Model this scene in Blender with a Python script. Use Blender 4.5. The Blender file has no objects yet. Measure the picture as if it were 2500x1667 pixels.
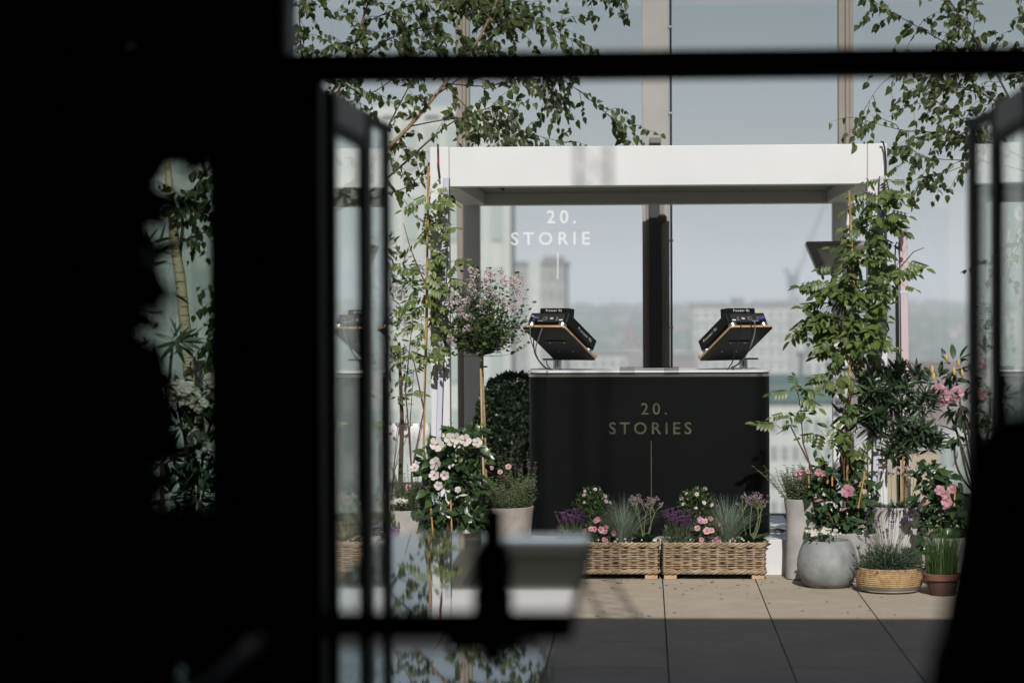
import bpy, math, random
from math import sin, cos, pi, radians as R, sqrt
from mathutils import Vector as V, Matrix as Mx
SC = bpy.context.scene
COL = SC.collection
rnd = random.Random(7)
# ------------------------------------------------------------------ camera, sky, sun, exposure
FPX = 5900.0                                   # focal length in photo pixels (2500 wide)
CAMZ = 1.75
YAW, PITCH, ROLL = math.atan(325 / FPX), math.atan(83.5 / FPX), R(-0.25)
CR = Mx.Rotation(YAW, 4, 'Z') @ Mx.Rotation(pi / 2 - PITCH, 4, 'X') @ Mx.Rotation(ROLL, 4, 'Z')
CAM0 = V((0, 0, CAMZ))
cd = bpy.data.cameras.new('camera'); cam = bpy.data.objects.new('camera', cd); COL.objects.link(cam)
cam.matrix_world = Mx.Translation(CAM0) @ CR
cd.sensor_width = 36; cd.lens = 36 * FPX / 2500
cd.clip_start = 0.05; cd.clip_end = 40000
cd.dof.use_dof = True; cd.dof.focus_distance = 15.6; cd.dof.aperture_fstop = 1.8
SC.camera = cam
SUN_EL, SUN_AZ = R(38), R(5)                  # sun stands behind the camera, a little to the right
w = bpy.data.worlds.new('World'); SC.world = w; w.use_nodes = True
nt = w.node_tree; bg = nt.nodes['Background']
sky = nt.nodes.new('ShaderNodeTexSky'); sky.sky_type = 'NISHITA'; sky.sun_disc = False
sky.sun_elevation = SUN_EL; sky.sun_rotation = pi - SUN_AZ
sky.air_density = 1.0; sky.dust_density = 2.5; sky.ozone_density = 1.0; sky.altitude = 80
nt.links.new(sky.outputs[0], bg.inputs[0]); bg.inputs[1].default_value = 0.055
sd = bpy.data.lights.new('sun', 'SUN'); sd.energy = 4.6; sd.angle = R(0.5); sd.color = (1, 0.975, 0.935)
sun = bpy.data.objects.new('sun', sd); COL.objects.link(sun)
SUNV = V((sin(SUN_AZ) * cos(SUN_EL), -cos(SUN_AZ) * cos(SUN_EL), sin(SUN_EL)))
sun.rotation_euler = SUNV.to_track_quat('Z', 'Y').to_euler(); sun.location = (3, -10, 14)
vs = SC.view_settings; vs.view_transform = 'Standard'; vs.look = 'None'; vs.exposure = 0.0; vs.gamma = 1
vs.use_curve_mapping = False
cy = SC.cycles; cy.use_denoising = True; cy.max_bounces = 8; cy.diffuse_bounces = 3; cy.glossy_bounces = 4
cy.transmission_bounces = 4; cy.transparent_max_bounces = 24; cy.volume_bounces = 0
cy.caustics_reflective = False; cy.caustics_refractive = False; cy.sample_clamp_indirect = 4

# ------------------------------------------------------------------ helpers
def at(px, py, Y):
    d = CR.to_3x3() @ V(((px - 1250) / FPX, -(py - 833.5) / FPX, -1))
    return CAM0 + d * (Y / d.y)
def gx(px, Y, py=1000): return at(px, py, Y).x
def S(Y): return FPX / Y

def prop(o, label=None, cat=None, group=None, kind=None):
    if label: o['label'] = label
    if cat: o['category'] = cat
    if group: o['group'] = group
    if kind: o['kind'] = kind
    return o
def thing(name, label, cat, loc=(0, 0, 0), rz=0, group=None, kind=None):
    o = bpy.data.objects.new(name, None); COL.objects.link(o); o.empty_display_size = 0.1
    o.location = loc; o.rotation_euler = (0, 0, rz)
    return prop(o, label, cat, group, kind)
def link(name, me, parent=None, M=None):
    o = bpy.data.objects.new(name, me); COL.objects.link(o); o.parent = parent
    if M is not None: o.matrix_basis = M
    return o

class MB:
    """collects shapes, then build() links them as one mesh object"""
    def __init__(s): s.v = []; s.f = []; s.m = []; s.mi = 0
    def add(s, vs, fs, M=None):
        b = len(s.v)
        s.v += [tuple(M @ V(p)) if M else tuple(p) for p in vs]
        s.f += [tuple(i + b for i in f) for f in fs]; s.m += [s.mi] * len(fs); return s
    def box(s, x0, x1, y0, y1, z0, z1, M=None):
        return s.add([(x0, y0, z0), (x1, y0, z0), (x1, y1, z0), (x0, y1, z0), (x0, y0, z1), (x1, y0, z1), (x1, y1, z1), (x0, y1, z1)],
                     [(0, 3, 2, 1), (4, 5, 6, 7), (0, 1, 5, 4), (1, 2, 6, 5), (2, 3, 7, 6), (3, 0, 4, 7)], M)
    def bbox(s, x0, x1, y0, y1, z0, z1, b=0.004, M=None):
        """box with chamfered edges"""
        vs = []; idx = {}
        for i, x in enumerate((x0, x1)):
            for j, y in enumerate((y0, y1)):
                for k, z in enumerate((z0, z1)):
                    sx, sy, sz = (b, -b)[i], (b, -b)[j], (b, -b)[k]
                    for a, p in enumerate(((x, y + sy, z + sz), (x + sx, y, z + sz), (x + sx, y + sy, z))):
                        idx[i, j, k, a] = len(vs); vs.append(p)
        fs = []
        q = [(0, 0), (1, 0), (1, 1), (0, 1)]
        for i in (0, 1):
            fs.append([idx[i, j, k, 0] for j, k in (q if i else q[::-1])])
            fs.append([idx[j, i, k, 1] for k, j in (q if i else q[::-1])])
            fs.append([idx[j, k, i, 2] for j, k in (q if i else q[::-1])])
        for i, j in q:
            fs.append([idx[i, j, 0, 0], idx[i, j, 0, 1], idx[i, j, 1, 1], idx[i, j, 1, 0]])
            fs.append([idx[i, 0, j, 0], idx[i, 0, j, 2], idx[i, 1, j, 2], idx[i, 1, j, 0]])
            fs.append([idx[0, i, j, 1], idx[0, i, j, 2], idx[1, i, j, 2], idx[1, i, j, 1]])
        for i in (0, 1):
            for j in (0, 1):
                for k in (0, 1): fs.append([idx[i, j, k, 0], idx[i, j, k, 1], idx[i, j, k, 2]])
        return s.add(vs, fs, M)
    def tube(s, pts, r, n=6, cap=True, M=None):
        pts = [V(p) for p in pts]; m = len(pts)
        rs = r if isinstance(r, (list, tuple)) else [r] * m
        vs = []; u = None
        for i, p in enumerate(pts):
            t = (pts[min(i + 1, m - 1)] - pts[max(i - 1, 0)])
            if t.length < 1e-9: t = V((0, 0, 1))
            t.normalize()
            if u is None: u = t.orthogonal().normalized()
            u = u - t * u.dot(t); u = u.normalized() if u.length > 1e-6 else t.orthogonal().normalized()
            b = t.cross(u)
            vs += [p + (u * cos(2 * pi * k / n) + b * sin(2 * pi * k / n)) * rs[i] for k in range(n)]
        fs = [(i * n + k, i * n + (k + 1) % n, (i + 1) * n + (k + 1) % n, (i + 1) * n + k) for i in range(m - 1) for k in range(n)]
        if cap: fs += [tuple(range(n))[::-1], tuple((m - 1) * n + k for k in range(n))]
        return s.add(vs, fs, M)
    def lathe(s, prof, n=40, M=None, wob=0.0):
        vs = []; m = len(prof)
        for r, z in prof:
            vs += [(r * cos(2 * pi * k / n), r * sin(2 * pi * k / n), z) for k in range(n)]
        fs = [(i * n + k, i * n + (k + 1) % n, (i + 1) * n + (k + 1) % n, (i + 1) * n + k) for i in range(m - 1) for k in range(n)]
        fs += [tuple(range(n))[::-1], tuple((m - 1) * n + k for k in range(n))]
        return s.add(vs, fs, M)
    def prism(s, poly, z0, z1, M=None):
        n = len(poly)
        vs = [(x, y, z0) for x, y in poly] + [(x, y, z1) for x, y in poly]
        fs = [tuple(range(n))[::-1], tuple(range(n, 2 * n))] + [(k, (k + 1) % n, n + (k + 1) % n, n + k) for k in range(n)]
        return s.add(vs, fs, M)
    def mesh(s, name, mats, smooth=False):
        me = bpy.data.meshes.new(name); me.from_pydata(s.v, [], s.f); me.update()
        for m in (mats if isinstance(mats, (list, tuple)) else [mats]): me.materials.append(m)
        if any(s.m): me.polygons.foreach_set('material_index', s.m)
        if smooth:
            me.polygons.foreach_set('use_smooth', [True] * len(s.f))
            try: me.set_sharp_from_angle(angle=R(42))
            except Exception: pass
        return me
    def build(s, name, mats, parent=None, smooth=False, kind=None, M=None):
        o = link(name, s.mesh(name, mats, smooth), parent, M)
        if kind: o['kind'] = kind
        return o

# ------------------------------------------------------------------ materials
def mat(name, col, rough=0.6, metal=0.0, var=0.0, scale=8.0, bump=0.0, bscale=None, spec=0.5, col2=None, coat=0.0):
    m = bpy.data.materials.new(name); m.use_nodes = True; n = m.node_tree; b = n.nodes['Principled BSDF']
    b.inputs['Base Color'].default_value = (*col, 1); b.inputs['Roughness'].default_value = rough
    b.inputs['Metallic'].default_value = metal; b.inputs['Specular IOR Level'].default_value = spec
    b.inputs['Coat Weight'].default_value = coat
    if var or bump or col2:
        tc = n.nodes.new('ShaderNodeTexCoord')
        nz = n.nodes.new('ShaderNodeTexNoise'); nz.inputs['Scale'].default_value = scale; nz.inputs['Detail'].default_value = 6
        n.links.new(tc.outputs['Object'], nz.inputs['Vector'])
        if var or col2:
            rp = n.nodes.new('ShaderNodeValToRGB')
            c2 = col2 or tuple(c * (1 + var) for c in col); c1 = col if col2 else tuple(c * (1 - var) for c in col)
            rp.color_ramp.elements[0].position = 0.32; rp.color_ramp.elements[0].color = (*c1, 1)
            rp.color_ramp.elements[1].position = 0.68; rp.color_ramp.elements[1].color = (*c2, 1)
            n.links.new(nz.outputs['Fac'], rp.inputs['Fac']); n.links.new(rp.outputs['Color'], b.inputs['Base Color'])
        if bump:
            n2 = n.nodes.new('ShaderNodeTexNoise'); n2.inputs['Scale'].default_value = bscale or scale * 6; n2.inputs['Detail'].default_value = 8
            n.links.new(tc.outputs['Object'], n2.inputs['Vector'])
            bp = n.nodes.new('ShaderNodeBump'); bp.inputs['Strength'].default_value = bump; bp.inputs['Distance'].default_value = 0.01
            n.links.new(n2.outputs['Fac'], bp.inputs['Height']); n.links.new(bp.outputs['Normal'], b.inputs['Normal'])
    return m
def island_rand(n, shift=0.0):
    oi = n.nodes.new('ShaderNodeObjectInfo'); ge = n.nodes.new('ShaderNodeNewGeometry')
    a = n.nodes.new('ShaderNodeMath'); a.operation = 'ADD'; f = n.nodes.new('ShaderNodeMath'); f.operation = 'FRACT'
    n.links.new(oi.outputs['Random'], a.inputs[0]); n.links.new(ge.outputs['Random Per Island'], a.inputs[1])
    n.links.new(a.outputs[0], f.inputs[0]); return f.outputs[0]
def leafmat(name, c1, c2, rough=0.42, trans=0.3, spec=0.5):
    """leaf: colour varies leaf by leaf; some light passes through"""
    m = bpy.data.materials.new(name); m.use_nodes = True; n = m.node_tree; b = n.nodes['Principled BSDF']
    rp = n.nodes.new('ShaderNodeMix'); rp.data_type = 'RGBA'
    rp.inputs[6].default_value = (*c1, 1); rp.inputs[7].default_value = (*c2, 1)
    n.links.new(island_rand(n), rp.inputs[0])
    b.inputs['Roughness'].default_value = rough; b.inputs['Specular IOR Level'].default_value = spec
    n.links.new(rp.outputs[2], b.inputs['Base Color'])
    tr = n.nodes.new('ShaderNodeBsdfTranslucent'); mx = n.nodes.new('ShaderNodeMixShader'); mx.inputs[0].default_value = trans
    g = n.nodes.new('ShaderNodeMix'); g.data_type = 'RGBA'; g.blend_type = 'MULTIPLY'; g.inputs[0].default_value = 1
    n.links.new(rp.outputs[2], g.inputs[6]); g.inputs[7].default_value = (1.5, 1.7, 0.7, 1)
    n.links.new(g.outputs[2], tr.inputs[0])
    n.links.new(b.outputs[0], mx.inputs[1]); n.links.new(tr.outputs[0], mx.inputs[2])
    n.links.new(mx.outputs[0], n.nodes['Material Output'].inputs['Surface']); return m
def glassmat(name, tint=(1, 1, 1), ior=1.5, dirt=0.0):
    """thin pane: clear through with a Fresnel reflection"""
    m = bpy.data.materials.new(name); m.use_nodes = True; n = m.node_tree
    n.nodes.remove(n.nodes['Principled BSDF'])
    t = n.nodes.new('ShaderNodeBsdfTransparent'); t.inputs[0].default_value = (*tint, 1)
    g = n.nodes.new('ShaderNodeBsdfGlossy'); g.inputs['Roughness'].default_value = 0.004; g.inputs['Color'].default_value = (0.9, 0.95, 0.94, 1)
    ge = n.nodes.new('ShaderNodeNewGeometry'); dp = n.nodes.new('ShaderNodeVectorMath'); dp.operation = 'DOT_PRODUCT'
    n.links.new(ge.outputs['Incoming'], dp.inputs[0]); n.links.new(ge.outputs['Normal'], dp.inputs[1])
    def mth(op, a, b):
        k = n.nodes.new('ShaderNodeMath'); k.operation = op
        for i, v in enumerate((a, b)):
            if v is None: continue
            if isinstance(v, (int, float)): k.inputs[i].default_value = v
            else: n.links.new(v, k.inputs[i])
        return k.outputs[0]
    f0 = ((ior - 1) / (ior + 1)) ** 2
    fr = mth('ADD', mth('MULTIPLY', mth('POWER', mth('SUBTRACT', 1.0, mth('ABSOLUTE', dp.outputs['Value'], None)), 5.0), 1 - f0), f0)
    mx = n.nodes.new('ShaderNodeMixShader')
    n.links.new(fr, mx.inputs[0]); n.links.new(t.outputs[0], mx.inputs[1]); n.links.new(g.outputs[0], mx.inputs[2])
    n.links.new(mx.outputs[0], n.nodes['Material Output'].inputs['Surface']); return m

M_white = mat('white_powder_coat', (0.625, 0.63, 0.63), 0.45, var=0.03, scale=3, bump=0.02, bscale=300)
M_white2 = mat('scuffed_white_board', (0.64, 0.64, 0.645), 0.35, var=0.06, scale=5, bump=0.05, bscale=30)
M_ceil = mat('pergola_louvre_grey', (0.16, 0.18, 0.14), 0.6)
M_black = mat('black_laminate', (0.0028, 0.0038, 0.0034), 0.45, var=0.25, scale=2.2, spec=0.10)
M_gold = mat('brushed_brass_letter', (0.085, 0.085, 0.055), 0.35, 0.25, var=0.45, scale=5)
M_chrome = mat('chrome_post', (0.55, 0.56, 0.56), 0.12, 1.0)
M_alu = mat('brushed_aluminium', (0.62, 0.61, 0.58), 0.28, 1.0, var=0.08, scale=40)
M_deck = mat('black_plastic', (0.007, 0.008, 0.008), 0.45, bump=0.03, bscale=400, spec=0.16)
M_panel = mat('dark_rear_panel', (0.02, 0.02, 0.02), 0.5)
M_print = mat('white_print', (0.75, 0.75, 0.75), 0.5)
M_wood = mat('plywood_edge', (0.43, 0.28, 0.15), 0.5, var=0.25, scale=25, bump=0.1)
M_rub = mat('black_rubber_cable', (0.012, 0.012, 0.014), 0.45)
M_greycable = mat('grey_cable', (0.30, 0.30, 0.30), 0.4)
M_blue = mat('blue_plug', (0.05, 0.06, 0.33), 0.4)
M_red = mat('red_plug', (0.35, 0.02, 0.04), 0.4)
M_led = mat('led_bar_diffuser', (0.50, 0.51, 0.60), 0.35, var=0.06, scale=3)
M_ledpink = mat('led_bar_pink_diffuser', (0.52, 0.42, 0.44), 0.4, var=0.05, scale=3)
M_bamboo = mat('bamboo_cane', (0.40, 0.235, 0.075), 0.5, var=0.3, scale=14, bump=0.15)
M_wicker = mat('rattan_cane', (0.20, 0.135, 0.08), 0.5, bump=0.12, bscale=120, col2=(0.38, 0.285, 0.19), scale=22)
M_rope = mat('sea_grass_rope', (0.27, 0.165, 0.075), 0.8, bump=0.5, bscale=90, col2=(0.43, 0.30, 0.15), scale=30)
M_block = mat('timber_block', (0.42, 0.29, 0.18), 0.7, var=0.15, scale=20, bump=0.15)
M_conc = mat('pot_concrete', (0.225, 0.235, 0.235), 0.75, var=0.28, scale=9, bump=0.2, bscale=60)
M_concw = mat('pot_pale_concrete', (0.36, 0.345, 0.33), 0.75, var=0.2, scale=6, bump=0.12, bscale=60)
M_concb = mat('pot_beige_concrete', (0.33, 0.30, 0.265), 0.78, var=0.2, scale=9, bump=0.15, bscale=60)
M_ochre = mat('pot_ochre_glaze', (0.34, 0.24, 0.12), 0.6, var=0.3, scale=10, bump=0.12)
M_terra = mat('terracotta', (0.22, 0.085, 0.05), 0.85, bump=0.2, bscale=50, col2=(0.10, 0.055, 0.04), scale=11)
M_soil = mat('potting_soil', (0.03, 0.022, 0.016), 0.95, var=0.4, scale=40, bump=0.6, bscale=60)
M_bark = mat('twig_bark', (0.055, 0.04, 0.03), 0.8, var=0.3, scale=30)
M_limb = mat('young_birch_bark', (0.24, 0.15, 0.08), 0.6, var=0.35, scale=18, bump=0.2)
M_stem = mat('green_stem', (0.10, 0.13, 0.05), 0.6)
M_redstem = mat('reddish_stem', (0.10, 0.05, 0.03), 0.7)
M_dark = mat('dark_anodised_frame', (0.008, 0.010, 0.010), 0.65, spec=0.12)
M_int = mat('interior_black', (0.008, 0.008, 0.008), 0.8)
M_table = mat('black_lacquer', (0.006, 0.007, 0.008), 0.018, spec=0.75, coat=0.6)
M_tedge = mat('black_table_edge', (0.006, 0.006, 0.006), 0.6)
M_fabric = mat('black_upholstery', (0.006, 0.006, 0.007), 0.95, spec=0.1)
M_colm = mat('column_grey_paint', (0.30, 0.29, 0.275), 0.6, var=0.06, scale=4)
M_colm2 = mat('column_brown_grey', (0.22, 0.195, 0.17), 0.55, var=0.06, scale=4)
M_coldark = mat('dark_paint_and_column_shade', (0.03, 0.036, 0.034), 0.5)
M_pipe = mat('dark_green_pipe', (0.012, 0.022, 0.022), 0.4)
M_pane = glassmat('clear_screen_glass', (0.965, 0.985, 0.98))
M_panedoor = glassmat('door_glass', (0.95, 0.97, 0.96), 1.5)
M_panetint = glassmat('tinted_glass', (0.97, 0.975, 0.965))
M_paneleft = glassmat('dark_tinted_glass', (0.55, 0.61, 0.59))
M_acry = glassmat('clear_acrylic', (0.85, 0.87, 0.87), 1.6)
M_vinyl = mat('frosted_vinyl', (0.8, 0.8, 0.8), 0.6)
def _frost(m, f):
    n = m.node_tree; tr = n.nodes.new('ShaderNodeBsdfTransparent'); mx = n.nodes.new('ShaderNodeMixShader'); mx.inputs[0].default_value = f
    n.links.new(n.nodes['Principled BSDF'].outputs[0], mx.inputs[1]); n.links.new(tr.outputs[0], mx.inputs[2]); n.links.new(mx.outputs[0], n.nodes['Material Output'].inputs['Surface'])
_frost(M_vinyl, 0.38)
M_petalw = leafmat('white_petal', (0.56, 0.52, 0.515), (0.66, 0.61, 0.605), 0.6, 0.25)
M_petalp = leafmat('pink_petal', (0.42, 0.18, 0.24), (0.55, 0.30, 0.35), 0.6, 0.25)
M_petalrho = leafmat('rhododendron_petal', (0.36, 0.16, 0.23), (0.56, 0.36, 0.42), 0.6, 0.25)
M_petaldia = leafmat('diascia_petal', (0.52, 0.30, 0.33), (0.66, 0.45, 0.46), 0.6, 0.25)
M_petalhot = leafmat('deep_pink_petal', (0.50, 0.07, 0.17), (0.60, 0.14, 0.24), 0.6, 0.25)
M_petallil = leafmat('lilac_petal', (0.56, 0.42, 0.52), (0.72, 0.60, 0.68), 0.6, 0.25)
M_petalpale = leafmat('pale_lilac_petal', (0.54, 0.42, 0.52), (0.70, 0.60, 0.69), 0.6, 0.3)
M_petalpur = leafmat('purple_petal', (0.12, 0.055, 0.16), (0.27, 0.14, 0.32), 0.6, 0.25)
M_purdark = leafmat('lavender_spike', (0.06, 0.03, 0.08), (0.12, 0.06, 0.15), 0.7, 0.1)
M_petalcr = leafmat('cream_petal', (0.74, 0.70, 0.55), (0.82, 0.79, 0.68), 0.6, 0.2)
M_bud = leafmat('yellow_bud', (0.46, 0.30, 0.09), (0.56, 0.42, 0.16), 0.5, 0.15)
L_birch = leafmat('birch_leaf', (0.036, 0.056, 0.021), (0.115, 0.145, 0.050), 0.42, 0.34)
L_wist = leafmat('wisteria_leaf', (0.065, 0.110, 0.028), (0.18, 0.225, 0.060), 0.45, 0.3)
L_wistd = leafmat('wisteria_leaf_deep', (0.042, 0.080, 0.022), (0.150, 0.195, 0.052), 0.42, 0.28)
L_mand = leafmat('mandevilla_leaf', (0.020, 0.045, 0.018), (0.050, 0.090, 0.030), 0.30, 0.15, 0.6)
L_mandy = leafmat('young_mandevilla_leaf', (0.10, 0.15, 0.03), (0.19, 0.24, 0.06), 0.4, 0.3)
L_ole = leafmat('oleander_leaf', (0.018, 0.038, 0.018), (0.050, 0.080, 0.036), 0.36, 0.15)
L_rho = leafmat('rhododendron_leaf', (0.022, 0.046, 0.024), (0.045, 0.080, 0.035), 0.35, 0.12)
L_lil = leafmat('lilac_leaf', (0.032, 0.070, 0.022), (0.095, 0.14, 0.040), 0.42, 0.25)
L_thy = leafmat('catmint_leaf', (0.075, 0.100, 0.050), (0.16, 0.19, 0.10), 0.6, 0.2)
L_lav = leafmat('lavender_leaf', (0.060, 0.090, 0.048), (0.13, 0.16, 0.09), 0.6, 0.2)
L_lavd = leafmat('deep_lavender_leaf', (0.030, 0.055, 0.026), (0.075, 0.105, 0.052), 0.6, 0.2)
L_fes = leafmat('blue_fescue_blade', (0.12, 0.17, 0.13), (0.24, 0.29, 0.23), 0.6, 0.2)
L_grass = leafmat('chive_blade', (0.030, 0.070, 0.020), (0.075, 0.13, 0.035), 0.45, 0.2)
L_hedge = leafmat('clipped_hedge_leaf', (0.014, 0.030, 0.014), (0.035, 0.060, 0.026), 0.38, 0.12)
L_broad = leafmat('broad_leaf', (0.030, 0.060, 0.030), (0.075, 0.12, 0.055), 0.4, 0.15)
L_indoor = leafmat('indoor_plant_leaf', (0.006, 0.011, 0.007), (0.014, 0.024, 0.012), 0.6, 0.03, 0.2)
L_shrub = leafmat('shrub_leaf', (0.045, 0.085, 0.030), (0.11, 0.16, 0.06), 0.45, 0.2)

# birch trunk bark with dark horizontal marks
def birchbark():
    m = mat('birch_bark', (0.52, 0.42, 0.26), 0.6); n = m.node_tree; b = n.nodes['Principled BSDF']
    tc = n.nodes.new('ShaderNodeTexCoord'); mp = n.nodes.new('ShaderNodeMapping'); mp.inputs['Scale'].default_value = (14, 14, 120)
    nz = n.nodes.new('ShaderNodeTexNoise'); nz.inputs['Scale'].default_value = 1.0; nz.inputs['Detail'].default_value = 3
    n.links.new(tc.outputs['Object'], mp.inputs['Vector']); n.links.new(mp.outputs[0], nz.inputs['Vector'])
    rp = n.nodes.new('ShaderNodeValToRGB'); e = rp.color_ramp.elements
    e[0].position = 0.33; e[0].color = (0.06, 0.045, 0.03, 1); e[1].position = 0.46; e[1].color = (0.52, 0.43, 0.27, 1)
    n.links.new(nz.outputs['Fac'], rp.inputs['Fac']); n.links.new(rp.outputs['Color'], b.inputs['Base Color']); return m
M_birch = birchbark()
# paving stone: mottled beige with darker stains
def slabmat():
    m = bpy.data.materials.new('sandstone_slab'); m.use_nodes = True; n = m.node_tree; b = n.nodes['Principled BSDF']
    ge = n.nodes.new('ShaderNodeNewGeometry')
    def noise(scale, det, rough=0.6):
        z = n.nodes.new('ShaderNodeTexNoise'); z.inputs['Scale'].default_value = scale; z.inputs['Detail'].default_value = det; z.inputs['Roughness'].default_value = rough
        n.links.new(ge.outputs['Position'], z.inputs['Vector']); return z.outputs['Fac']
    def ramp(src, p0, c0, p1, c1):
        r = n.nodes.new('ShaderNodeValToRGB'); e = r.color_ramp.elements
        e[0].position = p0; e[0].color = (*c0, 1); e[1].position = p1; e[1].color = (*c1, 1); n.links.new(src, r.inputs[0]); return r.outputs[0]
    def mul(a, c, f=1.0):
        x = n.nodes.new('ShaderNodeMix'); x.data_type = 'RGBA'; x.blend_type = 'MULTIPLY'; x.inputs[0].default_value = f
        n.links.new(a, x.inputs[6]); n.links.new(c, x.inputs[7]); return x.outputs[2]
    base = ramp(noise(1.1, 3), 0.3, (0.43, 0.36, 0.275), 0.7, (0.50, 0.425, 0.335))
    c = mul(base, ramp(noise(160, 3, 0.8), 0.35, (0.72, 0.72, 0.72), 0.6, (1, 1, 1)))
    c = mul(c, ramp(noise(7, 8, 0.7), 0.33, (0.50, 0.48, 0.46), 0.52, (1, 1, 1)), 0.22)
    c = mul(c, ramp(noise(2.6, 9, 0.75), 0.42, (0.93, 0.925, 0.92), 0.56, (1, 1, 1)))
    oi = n.nodes.new('ShaderNodeObjectInfo')
    c = mul(c, ramp(oi.outputs['Random'], 0, (0.90, 0.90, 0.90), 1, (1, 0.99, 0.98)))
    n.links.new(c, b.inputs['Base Color']); b.inputs['Roughness'].default_value = 0.85
    bp = n.nodes.new('ShaderNodeBump'); bp.inputs['Strength'].default_value = 0.25; bp.inputs['Distance'].default_value = 0.004
    n.links.new(noise(90, 8, 0.7), bp.inputs['Height']); n.links.new(bp.outputs[0], b.inputs['Normal']); return m
M_slab = slabmat()
M_joint = mat('joint_grit', (0.045, 0.04, 0.035), 0.95, var=0.4, scale=60)

# ------------------------------------------------------------------ ground and terrace
CITYZ = -42.0
def citymat():
    m = mat('distant_land', (0.12, 0.13, 0.10), 0.95); n = m.node_tree; b = n.nodes['Principled BSDF']
    ge = n.nodes.new('ShaderNodeNewGeometry'); z = n.nodes.new('ShaderNodeTexNoise'); z.inputs['Scale'].default_value = 0.0035; z.inputs['Detail'].default_value = 8
    mp = n.nodes.new('ShaderNodeMapping'); mp.inputs['Scale'].default_value = (1, 0.35, 1)
    n.links.new(ge.outputs['Position'], mp.inputs[0]); n.links.new(mp.outputs[0], z.inputs['Vector'])
    rp = n.nodes.new('ShaderNodeValToRGB'); e = rp.color_ramp.elements
    e[0].position = 0.36; e[0].color = (0.03, 0.07, 0.035, 1); e[1].position = 0.70; e[1].color = (0.26, 0.22, 0.19, 1)
    k = e.new(0.5); k.color = (0.09, 0.13, 0.075, 1)
    n.links.new(z.outputs['Fac'], rp.inputs[0]); n.links.new(rp.outputs[0], b.inputs['Base Color']); return m
def terrain(y):
    k = min(1, max(0, (y - 1000) / 800)); return CITYZ + 29 * k * k * (3 - 2 * k)
gb = MB(); ys = [-3000, 600, 1000] + [1000 + 80 * i for i in range(1, 11)] + [3000, 30000]
for y in ys: gb.v += [(-16000, y, terrain(y)), (16000, y, terrain(y))]
gb.f = [(2 * i, 2 * i + 1, 2 * i + 3, 2 * i + 2) for i in range(len(ys) - 1)]; gb.m = [0] * len(gb.f)
prop(gb.build('ground', citymat()), kind='structure')
YW = 5.95          # facade line of the room the camera stands in
YG = 19.80         # tall glass screen at the terrace edge
terr = prop(MB().box(-9, 9, YW - 0.3, 20.0, -0.6, -0.046).build('terrace', M_joint), kind='structure')
prop(MB().box(-9, 9, -4.5, 20.0, CITYZ, -0.61).build('tower_below', mat('tower_cladding', (0.2, 0.2, 0.2), 0.7)), kind='structure')
# paving slabs 0.6 m wide; the joints run as in the photograph
SW, SL = 0.594, 0.9
xj = gx(1617, 15.76, 1405)
slab_me = {}
far = MB()
yrow = 15.76 - 0.42
nseen = 0
for r in range(-12, 5):
    y0 = yrow + r * SL
    for c in range(-15, 15):
        x0 = xj + c * SW
        seen = 10.2 < y0 + SL and y0 < 16.2 and -3.2 < x0 + SW and x0 < 2.4
        g = 0.0035; dz = rnd.uniform(-0.0008, 0.0008)
        if y0 < YW or y0 + SL > 20.0: continue
        if seen:
            key = rnd.randrange(4)
            if key not in slab_me: slab_me[key] = MB().box(g, SW - g, .0008, SL - .0008, -0.045, 0).mesh('slab', M_slab)
            link('slab', slab_me[key], terr, Mx.Translation((x0, y0, dz)))
        else: far.box(x0 + g, x0 + SW - g, y0 + .0008, y0 + SL - .0008, -0.045, dz)
far.build('outer_slabs', M_slab, terr, kind='stuff')
# fallen bits on the paving
bits = MB()
for i in range(110):
    p = V((rnd.uniform(-0.7, 1.5), 15.5 - 1.9 * rnd.random() ** 1.6, 0.0025)); a = rnd.uniform(0, 6.3); l = rnd.uniform(0.006, 0.02)
    Mt = Mx.Translation(p) @ Mx.Rotation(a, 4, 'Z')
    bits.add([(-l, 0, 0), (0, -l * .35, 0.003), (l, 0, 0.001), (0, l * .35, 0.004)], [(0, 1, 2, 3)], Mt)
prop(bits.build('leaf_litter', M_bark), 'tiny dry leaf scraps strewn on the sunlit paving', 'leaf litter', kind='stuff')

# ------------------------------------------------------------------ the room the camera stands in
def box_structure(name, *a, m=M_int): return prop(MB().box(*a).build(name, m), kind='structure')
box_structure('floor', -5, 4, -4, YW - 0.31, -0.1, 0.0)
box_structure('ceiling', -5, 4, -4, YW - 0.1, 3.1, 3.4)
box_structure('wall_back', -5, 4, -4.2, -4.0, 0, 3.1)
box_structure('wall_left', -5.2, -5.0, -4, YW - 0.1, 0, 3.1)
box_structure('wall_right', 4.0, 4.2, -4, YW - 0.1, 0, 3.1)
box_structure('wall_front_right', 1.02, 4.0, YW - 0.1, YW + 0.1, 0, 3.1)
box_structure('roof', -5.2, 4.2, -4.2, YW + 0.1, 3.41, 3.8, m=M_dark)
PAR = (13.6 - YW - .1) * math.tan(SUN_EL) / cos(SUN_AZ)
box_structure('parapet', -9, 9, YW - 0.1, YW + 0.1, 3.81, PAR, m=M_dark)
pilx0, pilx1 = gx(560, YW), gx(712, YW)
pil = thing('pillar', 'wide black pillar between the dark window and the open doorway', 'pillar', ((pilx0 + pilx1) / 2, YW, 0))
hw = (pilx1 - pilx0) / 2
MB().bbox(-hw, hw, -0.1, 0.12, 0, 3.1, 0.006).build('shaft', M_dark, pil)
MB().bbox(-hw + .02, hw - .02, 0.121, 0.135, 0.1, 3.05, 0.003).build('cover_strip', M_dark, pil)
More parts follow.
